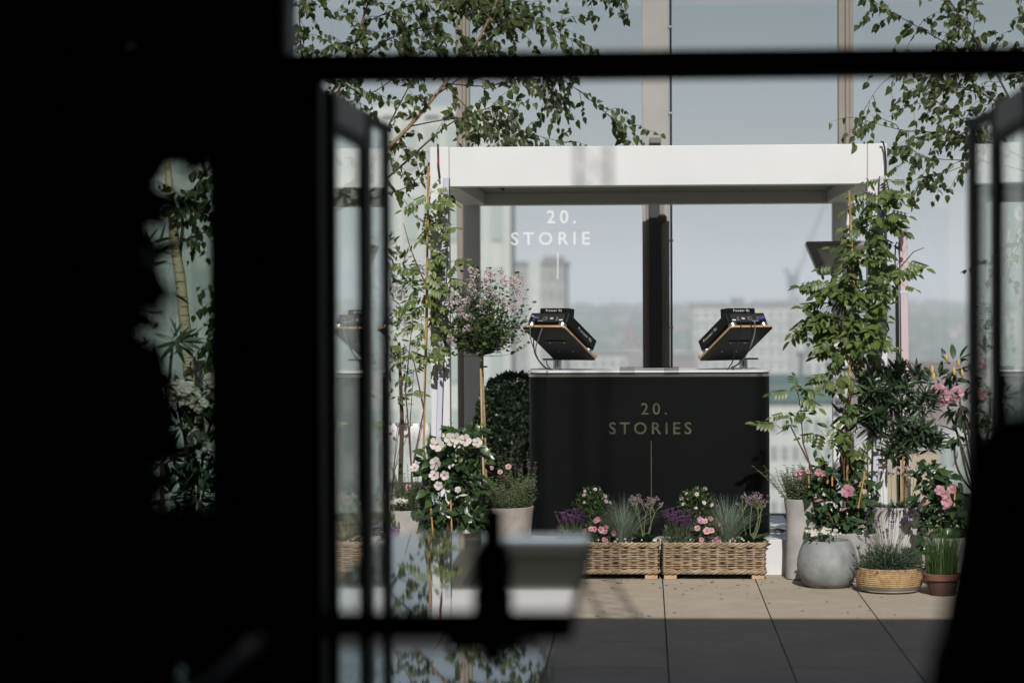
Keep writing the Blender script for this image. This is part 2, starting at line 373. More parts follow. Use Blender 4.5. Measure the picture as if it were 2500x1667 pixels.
# door frame: jambs, head bar
dfx0, dfx1 = pilx1 + 0.002, 1.0
df = thing('door_frame', 'dark metal frame with a head bar across the open doorway', 'door frame', (0, YW, 0))
jx = gx(792, YW)
zb0, zb1 = at(1500, 194, YW).z, at(1500, 128, YW).z
MB().bbox(dfx0, jx, -0.07, 0.07, 0, zb0 - 0.002, 0.004).build('jamb', M_dark, df)
MB().bbox(0.96, 1.018, -0.07, 0.07, 0, zb0 - 0.002, 0.004).build('jamb', M_dark, df)
MB().bbox(dfx0, 1.018, -0.05, 0.05, zb0, zb1, 0.004).build('head_bar', M_dark, df)
MB().bbox(dfx0, 1.018, -0.05, 0.05, 3.0, 3.098, 0.004).build('top_rail', M_dark, df)
MB().box(dfx0 + 0.002, 1.016, -0.006, 0.006, zb1 + 0.001, 2.999).build('transom_glass', M_panetint, df)
MB().bbox(dfx0, 1.018, -0.07, 0.3, 0.001, 0.012, 0.003).build('threshold', M_dark, df)
# dark window to the left of the pillar
wn = thing('fixed_window', 'tall dark tinted window left of the pillar', 'window', (pilx0, YW, 0))
MB().box(-3.8, -0.041, -0.006, 0.006, 0.09, 3.0).build('glass', M_paneleft, wn)
for x in (-0.04, -1.35, -2.65, -3.88): MB().bbox(x, x + 0.04, -0.05, 0.05, 0.0, 3.1, 0.004).build('mullion', M_dark, wn)
MB().bbox(-3.84, -0.042, -0.05, 0.05, 0.0, 0.09, 0.004).build('bottom_rail', M_dark, wn)
MB().bbox(-3.84, -0.042, -0.05, 0.05, 3.0, 3.098, 0.004).build('top_rail', M_dark, wn)
# folded door leaves
M_rail = mat('grey_anodised_rail', (0.10, 0.115, 0.112), 0.5, spec=0.3)
def leaf_door(label, p0, p1, zt, th=.014, sw=.045, rh=.085, swf=.13):
    p0, p1 = V((*p0, 0)), V((*p1, 0)); L = (p1 - p0).length
    t = thing('folding_door_leaf', label, 'door', p0, math.atan2(p1.y - p0.y, p1.x - p0.x), 'folding glass door leaves')
    MB().bbox(0, sw, -th, th, 0.02, zt, 0.003).build('stile', M_dark, t)
    MB().bbox(L - swf, L, -th, th, 0.02, zt, 0.003).build('stile', M_dark, t)
    MB().bbox(sw + .001, L - swf - .001, -th + .001, th - .001, zt - rh, zt - 0.001, 0.003).build('rail', M_rail if rh > .05 else M_dark, t)
    if rh > .05: MB().bbox(sw + .001, L - swf - .001, -th + .001, th - .001, zt - rh - .03, zt - rh - .001, 0.003).build('gasket', M_dark, t); rh += .03
    MB().bbox(sw + .001, L - swf - .001, -th + .001, th - .001, 0.021, 0.12, 0.003).build('rail', M_dark, t)
    MB().box(sw + .001, L - swf - .001, -0.004, 0.004, 0.121, zt - rh - .001).build('glass', M_panedoor, t)
    return t
ZD = 2.297
leaf_door('glass door leaf folded out at the left jamb, mirroring the white frame', (-0.789, 6.03), (-0.778, 6.74), ZD, .014, .05, .08)
leaf_door('slim outer glass door leaf at the left, just before the climbing plant', (-0.777, 6.765), (gx(949, 7.17), 7.17), ZD, .010, .02, .035, .12)
leaf_door('glass door leaf folded out at the right jamb by the photo edge', (0.954, 6.03), (0.966, 6.74), ZD, .014, .05, .08)
leaf_door('slim outer glass door leaf at the right, before the pink shrub', (0.968, 6.765), (gx(2370, 7.17), 7.17), ZD, .010, .02, .035, .12)
cn = thing('added_canopy', 'unseen dark cloth added over the terrace outside the doorway to block sky light', 'added_canopy', (0, YW + .12, 3.3))  # added above the view to block sky light and deepen the terrace shade
MB().bbox(-9, 9, 0, 2.3, 0.0, 0.05, .005).build('sky_block_cloth', M_fabric, cn)
MB().bbox(-9, 9, 2.301, 2.36, -0.03, 0.06, .005).build('front_bar', M_dark, cn)
for x in (-7, -3.5, 3.5, 7): MB().tube([(x, 0.02, -.5), (x, 2.2, -.03)], .02, 6).build('strut', M_dark, cn)
# unseen lattice added on the roof to shade a band of the white beam
mx_ = -0.33 + math.tan(SUN_AZ) * (15.7 - YW)
ms = thing('shade_lattice', 'thin unseen lattice added on the roof above the doorway to cast a band of shade', 'shade_caster', (mx_, YW, PAR))
mh = 6.4
for sx in (-1, 1):
    for sy in (-1, 1): MB().tube([(sx * .1, sy * .1, 0), (sx * .1, sy * .1, mh)], 0.007, 6).build('leg', M_alu, ms)
br = MB()
for k in range(int(mh / 0.2)):
    z = k * 0.2
    for s in (-1, 1):
        a = 1 if k % 2 else -1
        br.tube([(-.1 * a, s * .1, z), (.1 * a, s * .1, z + .2)], 0.0065, 4); br.tube([(s * .1, -.1 * a, z), (s * .1, .1 * a, z + .2)], 0.0065, 4)
br.build('bracing', M_alu, ms)

# ------------------------------------------------------------------ dark foreground things inside
TZ = 1.225
def bar_table(label, x0, x1, y0, y1, ped):
    t = thing('bar_table', label, 'table', ((x0 + x1) / 2, (y0 + y1) / 2, 0)); hx, hy = (x1 - x0) / 2, (y1 - y0) / 2
    MB().box(-hx, hx, -hy, hy, TZ - 0.006, TZ).build('lacquer_top', M_table, t)
    MB().bbox(-hx - .004, hx + .004, -hy - .004, hy + .004, TZ - 0.05, TZ - 0.007, 0.004).build('edge_band', M_tedge, t)
    MB().bbox(ped - .07, ped + .07, -hy * .5, hy * .5, 0.031, TZ - 0.051, 0.006).build('pedestal', M_tedge, t)
    MB().bbox(-hx * .8, hx * .8, -hy * .7, hy * .7, 0.0, 0.03, 0.006).build('foot', M_tedge, t)
bar_table('glossy black bar table mirroring the plants and the white frame', -0.60, gx(1420, 4.9, 1400), 4.17, 5.58, 0.06)
bar_table('nearer glossy black bar table along the bottom edge', -0.60, gx(1330, 3.6, 1630), 2.1, 3.66, 0.0)
bar_table('glossy black bar table deep in the dark at the lower left', -0.98, -0.63, 2.9, 3.93, 0.0)
bt = thing('pepper_mill', 'dark blurred pepper mill standing on the glossy bar table', 'pepper mill', (gx(1203, 4.55, 1400), 4.55, TZ))
MB().lathe([(.030, 0), (.036, .004), (.038, .02), (.037, .05), (.032, .068), (.024, .078)], 24).build('body', M_tedge, bt, True)
MB().lathe([(.020, .079), (.0205, .085), (.020, .135), (.019, .144), (.012, .148)], 24).build('head', M_tedge, bt, True)
M_mill = mat('dark_blue_grey_lacquer', (.022, .028, .034), .6)
for o_ in bt.children: o_.data.materials[0] = M_mill
# high-backed chair at the right edge
ch = thing('high_back_chair', 'black upholstered high-backed chair, a dark blur at the lower right edge', 'chair', (0.62, 3.3, 0))
prof = [(2440, 1012), (2392, 1058), (2365, 1110), (2352, 1180), (2338, 1260), (2326, 1340), (2312, 1420), (2298, 1500), (2284, 1560), (2270, 1600), (2262, 1667), (2254, 1760)]
lx = [at(a, b, 3.3) for a, b in prof]
bk = MB(); zz = [p.z for p in lx]; xs = [p.x - 0.62 for p in lx]
ring = []
for i, (x, z) in enumerate(zip(xs, zz)):
    th = 0.05 + 0.02 * min(i, 5)
    ring.append([(x, 0, z), (x + .03, -th, z), (0.1, -th * 1.15, z + .03 * (i == 0)), (0.34, -th, z + .055 * (i == 0)), (0.37, 0, z + .05 * (i == 0)), (0.34, th, z + .055 * (i == 0)), (0.1, th * 1.15, z + .03 * (i == 0)), (x + .03, th, z)])
vsb = [p for r_ in ring for p in r_]; nb = 8
bk.add(vsb, [(i * nb + k, (i + 1) * nb + k, (i + 1) * nb + (k + 1) % nb, i * nb + (k + 1) % nb) for i in range(len(ring) - 1) for k in range(nb)] + [tuple(range(nb)), tuple((len(ring) - 1) * nb + k for k in range(nb))[::-1]])
bk.build('backrest', M_fabric, ch, True)
MB().bbox(-0.16, 0.34, -0.42, -0.09, 0.74, 0.86, 0.03).build('seat', M_fabric, ch)
for sx in (-.12, .3):
    for sy in (-.38, .02): MB().tube([(sx, sy, 0), (sx, sy, 0.76)], 0.018, 8).build('leg', M_tedge, ch)
# black counter under the dark window
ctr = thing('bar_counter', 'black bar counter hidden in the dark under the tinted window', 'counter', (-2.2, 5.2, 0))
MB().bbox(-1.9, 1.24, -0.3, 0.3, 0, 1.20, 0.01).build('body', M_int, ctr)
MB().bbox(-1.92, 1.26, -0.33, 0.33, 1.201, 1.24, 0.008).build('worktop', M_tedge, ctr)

# ------------------------------------------------------------------ leaves and plants: builders
def leaf_geo(L, W, shape='ovate', fold=0.18, curl=0.15, n=5):
    prof = {'ovate': [(0, .04), (.12, .62), (.32, 1), (.55, .82), (.8, .36), (1, 0)], 'lance': [(0, .12), (.2, .75), (.45, 1), (.75, .7), (1, 0)],
            'round': [(0, .1), (.2, .8), (.5, 1), (.8, .75), (1, .05)], 'heart': [(0, .25), (.08, .8), (.3, 1), (.6, .7), (.85, .25), (1, 0)],
            'lite': [(0, .2), (.45, 1), (1, 0)]}[shape]
    vs, fs = [], []
    for t, wd in prof:
        z = -curl * L * t * t; x = wd * W / 2
        vs += [(-x, t * L, z + fold * x), (0, t * L, z), (x, t * L, z + fold * x)]
    for i in range(len(prof) - 1):
        a, b = i * 3, i * 3 + 3
        fs += [(a, a + 1, b + 1, b), (a + 1, a + 2, b + 2, b + 1)]
    return vs, fs
def lm(name, geo, m):
    return MB().add(*geo).mesh(name, m, True)
def orient(d, up=None, roll=0.0):
    """matrix whose Y axis is d and whose Z axis leans to up"""
    d = V(d).normalized(); up = V(up) if up else V((0, 0, 1))
    x = d.cross(up)
    if x.length < 1e-4: x = V((1, 0, 0))
    x.normalize(); z = x.cross(d)
    m = Mx((x, d, z)).transposed().to_4x4()
    return m @ Mx.Rotation(roll, 4, 'Y')
def rv(s=1.0): return V((rnd.gauss(0, s), rnd.gauss(0, s), rnd.gauss(0, s)))
def runit():
    while True:
        v = V((rnd.uniform(-1, 1), rnd.uniform(-1, 1), rnd.uniform(-1, 1)))
        if 0.05 < v.length < 1: return v.normalized()
class Leaves:
    """collects leaf placements; the first `cap` become single parts, the rest one joined part"""
    def __init__(s, parent, geos, m, name='leaf', cap=300, rest='foliage'):
        s.p, s.geos, s.m, s.name, s.cap, s.rest = parent, geos, m, name, cap, rest; s.l = []
    def put(s, pos, d, up=None, roll=0, sc=1.0):
        s.l.append(Mx.Translation(pos) @ orient(d, up, roll) @ Mx.Scale(sc, 4))
    def done(s, prefer=None):
        if prefer: s.l.sort(key=prefer)
        ms = [lm(s.name, g, s.m) for g in s.geos]
        for M in s.l[:s.cap]: link(s.name, rnd.choice(ms), s.p, M)
        if s.l[s.cap:]:
            b = MB()
            for M in s.l[s.cap:]: b.add(*rnd.choice(s.geos), M)
            b.build(s.rest, s.m, s.p, True, kind='stuff')
def flower_geo(r, petals=5, w=0.8, cup=0.25, throat=0.25, twist=0.25, b=None):
    """open flower facing +Z: petals (slot 0) and throat (slot 1)"""
    b = b or MB(); 
    for k in range(petals):
        a = 2 * pi * k / petals; M = Mx.Rotation(a, 4, 'Z') @ Mx.Rotation(twist, 4, 'X')
        h = w * r * 0.5
        vs = [(throat * r, -h * .3, 0), (throat * r, h * .3, 0), (r * .6, -h, cup * r * .5), (r * .6, h, cup * r * .5), (r * .9, -h * .7, cup * r * .75), (r, h * .2, cup * r * .7), (r * .88, h * .8, cup * r * .6)]
        b.mi = 0; b.add(vs, [(0, 2, 3, 1), (2, 4, 5, 3), (3, 5, 6)], M)
    b.mi = 1
    n = 8; vs = [(throat * r * 1.15 * cos(2 * pi * k / n), throat * r * 1.15 * sin(2 * pi * k / n), .03 * r) for k in range(n)] + [(0, 0, -.35 * r)]
    b.add(vs, [(k, (k + 1) % n, n) for k in range(n)]); b.mi = 0
    return b
def flower_mesh(name, r, mats, **k): return flower_geo(r, **k).mesh(name, mats, True)
def face(d): return V(d).to_track_quat('Z', 'Y').to_matrix().to_4x4()
def put_flowers(parent, name, meshes, items):
    for p, d, sc in items:
        link(name, rnd.choice(meshes), parent, Mx.Translation(p) @ face(d) @ Mx.Rotation(rnd.uniform(0, 6.28), 4, 'Z') @ Mx.Scale(sc, 4))
def curve_pts(a, b, bow, n=6):
    a, b = V(a), V(b); return [a.lerp(b, i / n) + V(bow) * sin(pi * i / n) for i in range(n + 1)]
def blades(b, base, n, r, h, spread, wd, droop=0.3, segs=4):
    """grass blades as thin bent strips added to builder b"""
    for i in range(n):
        a = rnd.uniform(0, 6.283); q = sqrt(rnd.random()); p = V(base) + V((cos(a) * r * q, sin(a) * r * q, 0))
        a2 = a + rnd.gauss(0, .5); o = V((cos(a2), sin(a2), 0)); L = h * rnd.uniform(.55, 1.1); sp = spread * rnd.uniform(.2, 1.2) * (0.3 + q)
        side = V((-sin(a2 + rnd.uniform(-1, 1)), cos(a2 + rnd.uniform(-1, 1)), 0)) * wd * .5
        vs = []
        for k in range(segs + 1):
            t = k / segs; c = p + o * (sp * L * t * (0.4 + t)) + V((0, 0, L * (t - droop * sp * t * t * t))); ww = (1 - t ** 2) * .9 + .1
            vs += [c - side * ww, c + side * ww]
        b.add(vs, [(2 * k, 2 * k + 1, 2 * k + 3, 2 * k + 2) for k in range(segs)])
def small_bush(b, cen, rad, n, geos, updir=0.6, hollow=0.55):
    for i in range(n):
        u = runit(); q = hollow + (1 - hollow) * rnd.random(); p = V(cen) + V((u.x * rad[0], u.y * rad[1], u.z * rad[2])) * q
        d = u + V((0, 0, updir)) + rv(.5)
        b.add(*rnd.choice(geos), Mx.Translation(p) @ orient(d, rv() + V((0, 0, 1.2)), 0) @ Mx.Scale(rnd.uniform(.7, 1.2), 4))

# ------------------------------------------------------------------ birch trees
BIR = [leaf_geo(.062, .043, 'heart', .26, .3), leaf_geo(.054, .037, 'heart', .4, .1), leaf_geo(.046, .031, 'heart', .15, .45), leaf_geo(.050, .030, 'heart', .6, .2)]
def birch(label, basepx, Y, trunk, limbs, cap, twig_n, seed, leafden=1.0, box=None):
    global rnd
    keep = rnd; rnd = random.Random(seed)
    bx = gx(basepx, Y); root = V((bx, Y, 0)); t = thing('birch_tree', label, 'tree', root)
    tp = [at(a, b, Y) - root for a, b, _ in trunk]
    tb = MB(); tb.tube(tp, [c for *_, c in trunk], 10); tb.build('trunk', M_birch, t, True)
    lv = Leaves(t, BIR, L_birch, cap=cap); twg = MB()
    for pts, r0, r1, dens in limbs:
        dy = rnd.uniform(-.35, .35); P = []
        for i, (a, b) in enumerate(pts): P.append(at(a, b, Y + dy * i / max(1, len(pts) - 1)) - root + rv(.006))
        # smooth the limb
        Q = []
        for i in range(len(P) - 1):
            p0, p1, p2, p3 = P[max(i - 1, 0)], P[i], P[i + 1], P[min(i + 2, len(P) - 1)]
            for k in range(4):
                s = k / 4
                Q.append(0.5 * ((2 * p1) + (p2 - p0) * s + (2 * p0 - 5 * p1 + 4 * p2 - p3) * s * s + (3 * p1 - p0 - 3 * p2 + p3) * s ** 3))
        Q.append(P[-1])
        m = len(Q); rs = [r0 + (r1 - r0) * i / (m - 1) for i in range(m)]
        MB().tube(Q, rs, 7).build('limb', M_limb if r0 > .012 else M_bark, t, True)
        nt_ = int(twig_n * dens * (Q[-1] - Q[0]).length)
        for j in range(nt_):
            s = rnd.uniform(.12, 1) ** .8 * (m - 1); i = min(int(s), m - 2); p = Q[i].lerp(Q[i + 1], s - i)
            d = (Q[i + 1] - Q[i]).normalized() * .7 + rv(.55) + V((0, 0, .12)); d.y *= 1.2; d.normalize()
            L = rnd.uniform(.10, .36); nn = 6; pts2 = [p]; c = p.copy(); dd = d.copy()
            for k in range(nn):
                dd = (dd + V((0, 0, -.17)) + rv(.13)).normalized(); c = c + dd * (L / nn); pts2.append(c.copy())
            twg.tube(pts2, [.0030 - .0022 * k / nn for k in range(nn + 1)], 4, False)
            for k in range(1, nn + 1):
                for rep in range(1 + (rnd.random() < .55 * leafden)):
                    if rnd.random() > .8 * leafden: continue
                    a = (pts2[k] - pts2[k - 1]).normalized()
                    ld = (a * .35 + V((0, 0, -.75)) + rv(.42)).normalized(); st = pts2[k] + (a * .3 + rv(.35) + V((0, 0, -.3))) * .016
                    twg.tube([pts2[k], st], .0011, 3, False)
                    lv.put(st, ld, V((rnd.gauss(.3, .6), -1, rnd.gauss(.3, .6))), rnd.uniform(-.5, .5), rnd.uniform(.7, 1.15))
    twg.build('twigs', M_bark, t, kind='stuff')
    def pref(M):
        p = root + M.translation; v = CR.inverted().to_3x3() @ (p - CAM0); x = 1250 + FPX * v.x / -v.z; y = 833.5 - FPX * v.y / -v.z
        ok = any(a <= x <= c and b <= y <= d for a, b, c, d in (box or [(0, 0, 2500, 1667)]))
        return (0 if ok else 1, -M.to_scale().x)
    lv.done(pref); rnd = keep; return t
birch('multi-stemmed birch arching over the left end of the white frame', 650, 16.3,
      [(650, 1400, .05), (648, 1100, .046), (652, 850, .042), (662, 640, .036), (690, 560, .03)],
      [([(662, 640), (780, 530), (900, 410), (1000, 310), (1090, 205), (1170, 90), (1240, -60)], .019, .007, .4),
       ([(700, 560), (860, 500), (960, 420), (1060, 335), (1120, 290), (1210, 262)], .011, .003, .5),
       ([(690, 560), (770, 380), (830, 200), (880, 60), (930, -80)], .014, .005, 1.3),
       ([(1060, 235), (1180, 160), (1300, 160), (1400, 215), (1480, 275), (1522, 305)], .005, .0015, 1.0),
       ([(1000, 310), (1130, 290), (1240, 320), (1380, 352)], .005, .0015, .9),
       ([(830, 200), (950, 100), (1080, 50), (1200, -20)], .007, .003, 1.5),
       ([(770, 380), (745, 200), (735, 40), (740, -60)], .007, .003, 1.5),
       ([(1090, 205), (1190, 210), (1290, 190), (1350, 225), (1375, 270)], .005, .0015, 1.0),
       ([(860, 500), (930, 480), (1000, 450), (1050, 400)], .006, .002, .6),
       ([(1170, 90), (1270, 50), (1350, 70), (1400, 105)], .004, .0015, 1.0),
       ([(880, 60), (980, 20), (1100, 0), (1220, 20)], .005, .002, 1.6),
       ([(1120, 150), (1200, 90), (1290, 0)], .006, .003, 1.6),
       ([(900, 410), (960, 290), (1010, 180), (1040, 60)], .006, .003, .6),
       ([(830, 200), (900, 230), (980, 180), (1060, 120)], .005, .002, .8),
       ([(1090, 205), (1150, 270), (1220, 330), (1260, 350)], .004, .0015, 1.2),
       ([(1230, -60), (1400, -40), (1500, -12)], .004, .002, .6)],
      300, 28, 11, 1.0, [(960, 195, 1600, 420), (700, 0, 1560, 125), (960, 200, 1100, 560)])
birch('slender birch with a pale banded trunk seen through the dark window', 456, 14.4,
      [(458, 1450, .036), (466, 960, .036), (452, 800, .034), (440, 680, .032), (426, 590, .030), (418, 500, .024), (404, 350, .018), (395, 150, .012)],
      [([(440, 640), (446, 560), (450, 500), (520, 400), (600, 320)], .012, .004, 1.2), ([(418, 520), (480, 515), (560, 530), (640, 545)], .007, .003, 1.6),
       ([(404, 350), (470, 250), (540, 160)], .006, .002, 1.4), ([(426, 590), (500, 560), (560, 470)], .005, .002, 1.4),
       ([(640, 545), (600, 640), (560, 720), (535, 800), (520, 850)], .004, .0012, 1.1), ([(404, 350), (350, 260), (270, 120)], .006, .002, 1.3),
       ([(418, 500), (330, 450), (220, 380), (160, 260)], .006, .002, 1.2), ([(450, 500), (520, 440), (580, 410)], .004, .0012, 1.6), ([(520, 400), (560, 380), (600, 400)], .004, .001, 1.6)],
      170, 28, 12, 1.0, [(400, 330, 570, 900)])
birch('birch reaching in from the right edge behind the glass door leaf', 2640, 16.0,
      [(2640, 1400, .05), (2640, 1000, .045), (2630, 720, .038), (2590, 500, .028), (2560, 420, .022)],
      [([(2560, 420), (2490, 290), (2420, 160), (2340, 40), (2280, -60)], .010, .004, 1.3), ([(2560, 420), (2440, 360), (2320, 325), (2210, 318), (2108, 297)], .006, .0015, .8),
       ([(2490, 290), (2400, 230), (2300, 205), (2250, 210)], .006, .002, 1.6), ([(2420, 160), (2320, 110), (2220, 60), (2135, 5)], .005, .0015, 1.0),
       ([(2500, 420), (2400, 400), (2300, 390), (2200, 380)], .005, .0015, .8), ([(2400, 390), (2300, 420), (2245, 432)], .003, .001, .9),
       ([(2490, 290), (2500, 180), (2510, 40)], .006, .002, 1.5), ([(2330, 110), (2240, 150), (2160, 200), (2115, 258)], .004, .001, .45),
       ([(2420, 160), (2370, 80), (2350, -10)], .005, .002, 1.5), ([(2440, 360), (2350, 290), (2290, 250)], .005, .0015, 1.6), ([(2420, 160), (2350, 170), (2280, 120)], .004, .001, 1.4),
       ([(2560, 420), (2500, 560), (2460, 680), (2445, 800)], .005, .002, .5), ([(2490, 290), (2420, 300), (2340, 330)], .004, .001, 1.6)],
      260, 21, 13, 0.95, [(2080, 0, 2360, 125), (2080, 190, 2370, 470)])

# ------------------------------------------------------------------ white pergola
PX0, PX1 = gx(1052, 15.7), gx(2167, 15.7)
PY0, PY1 = 15.7, 18.72
PZ0, PZ1 = at(1600, 453, 15.7).z, at(1600, 355, 15.7).z
pw = 0.125; bw = 0.17
pg = thing('pergola', 'white flat-roofed pergola frame around the black booth', 'pergola', ((PX0 + PX1) / 2, (PY0 + PY1) / 2, 0))
ox, oy = pg.location.x, pg.location.y
a0, a1, b0, b1 = PX0 - ox, PX1 - ox, PY0 - oy, PY1 - oy
for x in (a0, a1 - pw):
    for y in (b0, b1 - pw): MB().bbox(x, x + pw, y, y + pw, 0, PZ1, 0.004).build('post', M_white, pg)
for y in (b0 + .002, b1 - bw): MB().bbox(a0 + pw + .002, a1 - pw - .002, y, y + bw - .002, PZ0, PZ1 - .002, 0.004).build('beam', M_white, pg)
for x in (a0 + .002, a1 - bw): MB().bbox(x, x + bw - .002, b0 + pw + .05, b1 - pw - .05, PZ0 + .001, PZ1 - .003, 0.004).build('beam', M_white, pg)
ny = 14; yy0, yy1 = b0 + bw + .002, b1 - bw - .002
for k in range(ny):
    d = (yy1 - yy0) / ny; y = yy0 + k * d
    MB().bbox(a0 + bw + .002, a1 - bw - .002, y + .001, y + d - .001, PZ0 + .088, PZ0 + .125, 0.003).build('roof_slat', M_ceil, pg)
for x, s in ((a0, 1), (a1, -1)):      # small gutter seam plates at the corners
    MB().bbox(x + s * (pw + .001) - .001, x + s * (pw + .001) + .001, b0 - .003, b0 - .001, PZ0 + .01, PZ1 - .005, 0.0005).build('seam', M_colm, pg)
# white plinth under the booth
pl0 = gx(1310, 15.77); 
plinth = prop(MB().bbox(-1.2, gx(1950, 15.77), 15.77, 17.6, 0.0, 0.232, 0.004).build('plinth', M_white2), 'low white platform under the black booth', 'platform')
# LED bars strapped to the front posts, one on a stand
def led_bar(label, x, y, z0, z1, lean, m, wd=0.034):
    t = thing('led_bar', label, 'light', (x, y, z0), 0)
    M = Mx.Shear('XY', 4, (lean, 0)) if False else Mx(((1, 0, lean, 0), (0, 1, 0, 0), (0, 0, 1, 0), (0, 0, 0, 1)))
    h = z1 - z0
    MB().bbox(-wd / 2, wd / 2, -.012, .012, 0, h, .003, M).build('diffuser', m, t)
    MB().bbox(-wd / 2 - .003, wd / 2 + .003, .013, .036, .001, h - .001, .002, M).build('housing', M_rub, t)
    for f in (.2, .8): MB().bbox(-wd / 2 - .004, wd / 2 + .004, -.014, .038, h * f, h * f + .02, .002, M).build('strap', M_led, t)
    return t
zt = at(1076, 434, 15.65).z
led_bar('pale lilac LED light bar leaning on the left front post', gx(1062, 15.65, 1000), 15.64, at(1060, 1330, 15.65).z, zt, (gx(1077, 15.65, 434) - gx(1050, 15.65, 1330)) / (zt - at(1060, 1330, 15.65).z), M_led)
zt = at(2155, 430, 15.65).z
led_bar('pale lilac LED light bar on the right front post behind the vine', gx(2132, 15.65, 1380), 15.64, 0.12, zt, (gx(2157, 15.65, 430) - gx(2135, 15.65, 1380)) / (zt - .12), M_led)
Yp = 16.4; zt = at(2204, 560, Yp).z
led_bar('pink LED light bar on a thin black stand right of the frame', gx(2216, Yp, 1300), Yp, 0.1, zt, (gx(2205, Yp, 560) - gx(2216, Yp, 1300)) / (zt - .1), M_ledpink, .05)
ls = thing('lighting_stand', 'thin black stand carrying the pink LED bar', 'stand', (gx(2197, Yp, 1300), Yp + .05, 0))
zst = at(2193, 660, Yp).z
MB().tube([(0, 0, 0), (-.006, 0, zst * .6), (-.012, 0, zst)], .0125, 8).build('pole', M_rub, ls)
MB().bbox(-.03, .012, -.02, .02, zst - .09, zst - .06, .004).build('clamp', M_rub, ls)
MB().tube([(.01, 0, zst - .075), (.06, -.01, zst - .075)], .006, 6).build('knob', M_rub, ls)
for k in range(3): MB().tube([(0, 0, .3), (.3 * cos(k * 2.1 + .5), .3 * sin(k * 2.1 + .5), .012)], .009, 6).build('leg', M_rub, ls)
cbl = thing('cable', 'black cable hooked over the pink light stand', 'cable', (gx(2190, Yp, 600), Yp, zst))
MB().tube([(.02, 0, .02), (-.012, 0, .0), (-.014, 0, .08), (-.01, 0, .17), (0, 0, .19), (.012, 0, .18), (.014, 0, .1)], .005, 6).build('cord', M_rub, cbl)
def topcable(label, pts, Y, red=None):
    P = [at(a, b, Y) for a, b in pts]; o = P[0]; t = thing('cable', label, 'cable', o)
    MB().tube([p - o for p in P], .006, 8).build('cord', M_rub, t, True)
    if red is not None: MB().tube([P[red] - o, P[red + 1] - o], .0075, 8).build('red_sleeve', M_red, t)
topcable('short black cable down the top of the left front post', [(1069, 352), (1070, 375), (1070, 385), (1070, 400), (1074, 436)], 15.66, 2)
topcable('black cable curling over the top right corner of the frame', [(2150, 346), (2156, 347), (2160, 362), (2163, 395), (2163, 428)], 15.66)
topcable('black cable loop bulging behind the right light bar', [(2150, 780), (2166, 790), (2170, 805), (2160, 815), (2148, 812)], 15.60)

# ------------------------------------------------------------------ patio heater on the rear right post
Yh = 17.9; hp = at(1966, 588, Yh); he = thing('patio_heater', 'grey angled patio heater with louvred end, mounted near the right vine', 'heater', hp)
def hpt(px, py): p = at(px, py, Yh) - hp; return (p.x, p.z)
def rounded(poly, r, n=4):
    out = []; m = len(poly)
    for i in range(m):
        p = V(poly[i]); a = (V(poly[i - 1]) - p).normalized(); b = (V(poly[(i + 1) % m]) - p).normalized()
        for k in range(n + 1):
            t = k / n; q = p + a * r * (1 - t) ** 2 + b * r * t ** 2; out.append((q.x, q.y))
    return out
XZ = Mx(((1, 0, 0, 0), (0, 0, -1, 0), (0, 1, 0, 0), (0, 0, 0, 1)))   # polygon (x,y)->(x,z), extruded along -y
M_heat = mat('heater_grey', (0.60, 0.60, 0.58), 0.45, bump=.03); M_heatd = mat('heater_dark', (0.22, 0.22, 0.22), 0.45)
MB().prism(rounded([hpt(1966, 592), hpt(2110, 590), hpt(2110, 640), hpt(2022, 672), hpt(2000, 672)], .022), -.16, .02, XZ).build('housing', M_heat, he, True)
MB().prism(rounded([hpt(1966, 590), hpt(2112, 588), hpt(2112, 604), hpt(1990, 606), hpt(2020, 664), hpt(1998, 670)], .012), .021, .034, XZ).build('rim', M_heatd, he, True)
for k in range(9):
    t = k / 8; p = V(hpt(1976 + 26 * t, 606 + 44 * t)); q = V(hpt(1990 + 22 * t, 602 + 42 * t))
    MB().tube([(p.x, -.036, p.y), (q.x + .012, -.04, q.y)], .0032, 5).build('louvre', M_alu, he)
MB().bbox(hpt(2020, 0)[0], hpt(2110, 0)[0], -.05, -.036, hpt(0, 626)[1], hpt(0, 612)[1], .003).build('bracket', M_alu, he)
MB().tube([(hpt(2050, 0)[0], -.035, hpt(0, 618)[1]), (hpt(2050, 0)[0], -.062, hpt(0, 618)[1])], .016, 12).build('knob', M_alu, he, True)
MB().bbox(hpt(2080, 0)[0], hpt(2095, 0)[0], .17, .5, hpt(0, 625)[1], hpt(0, 612)[1], .003).build('arm', M_alu, he)

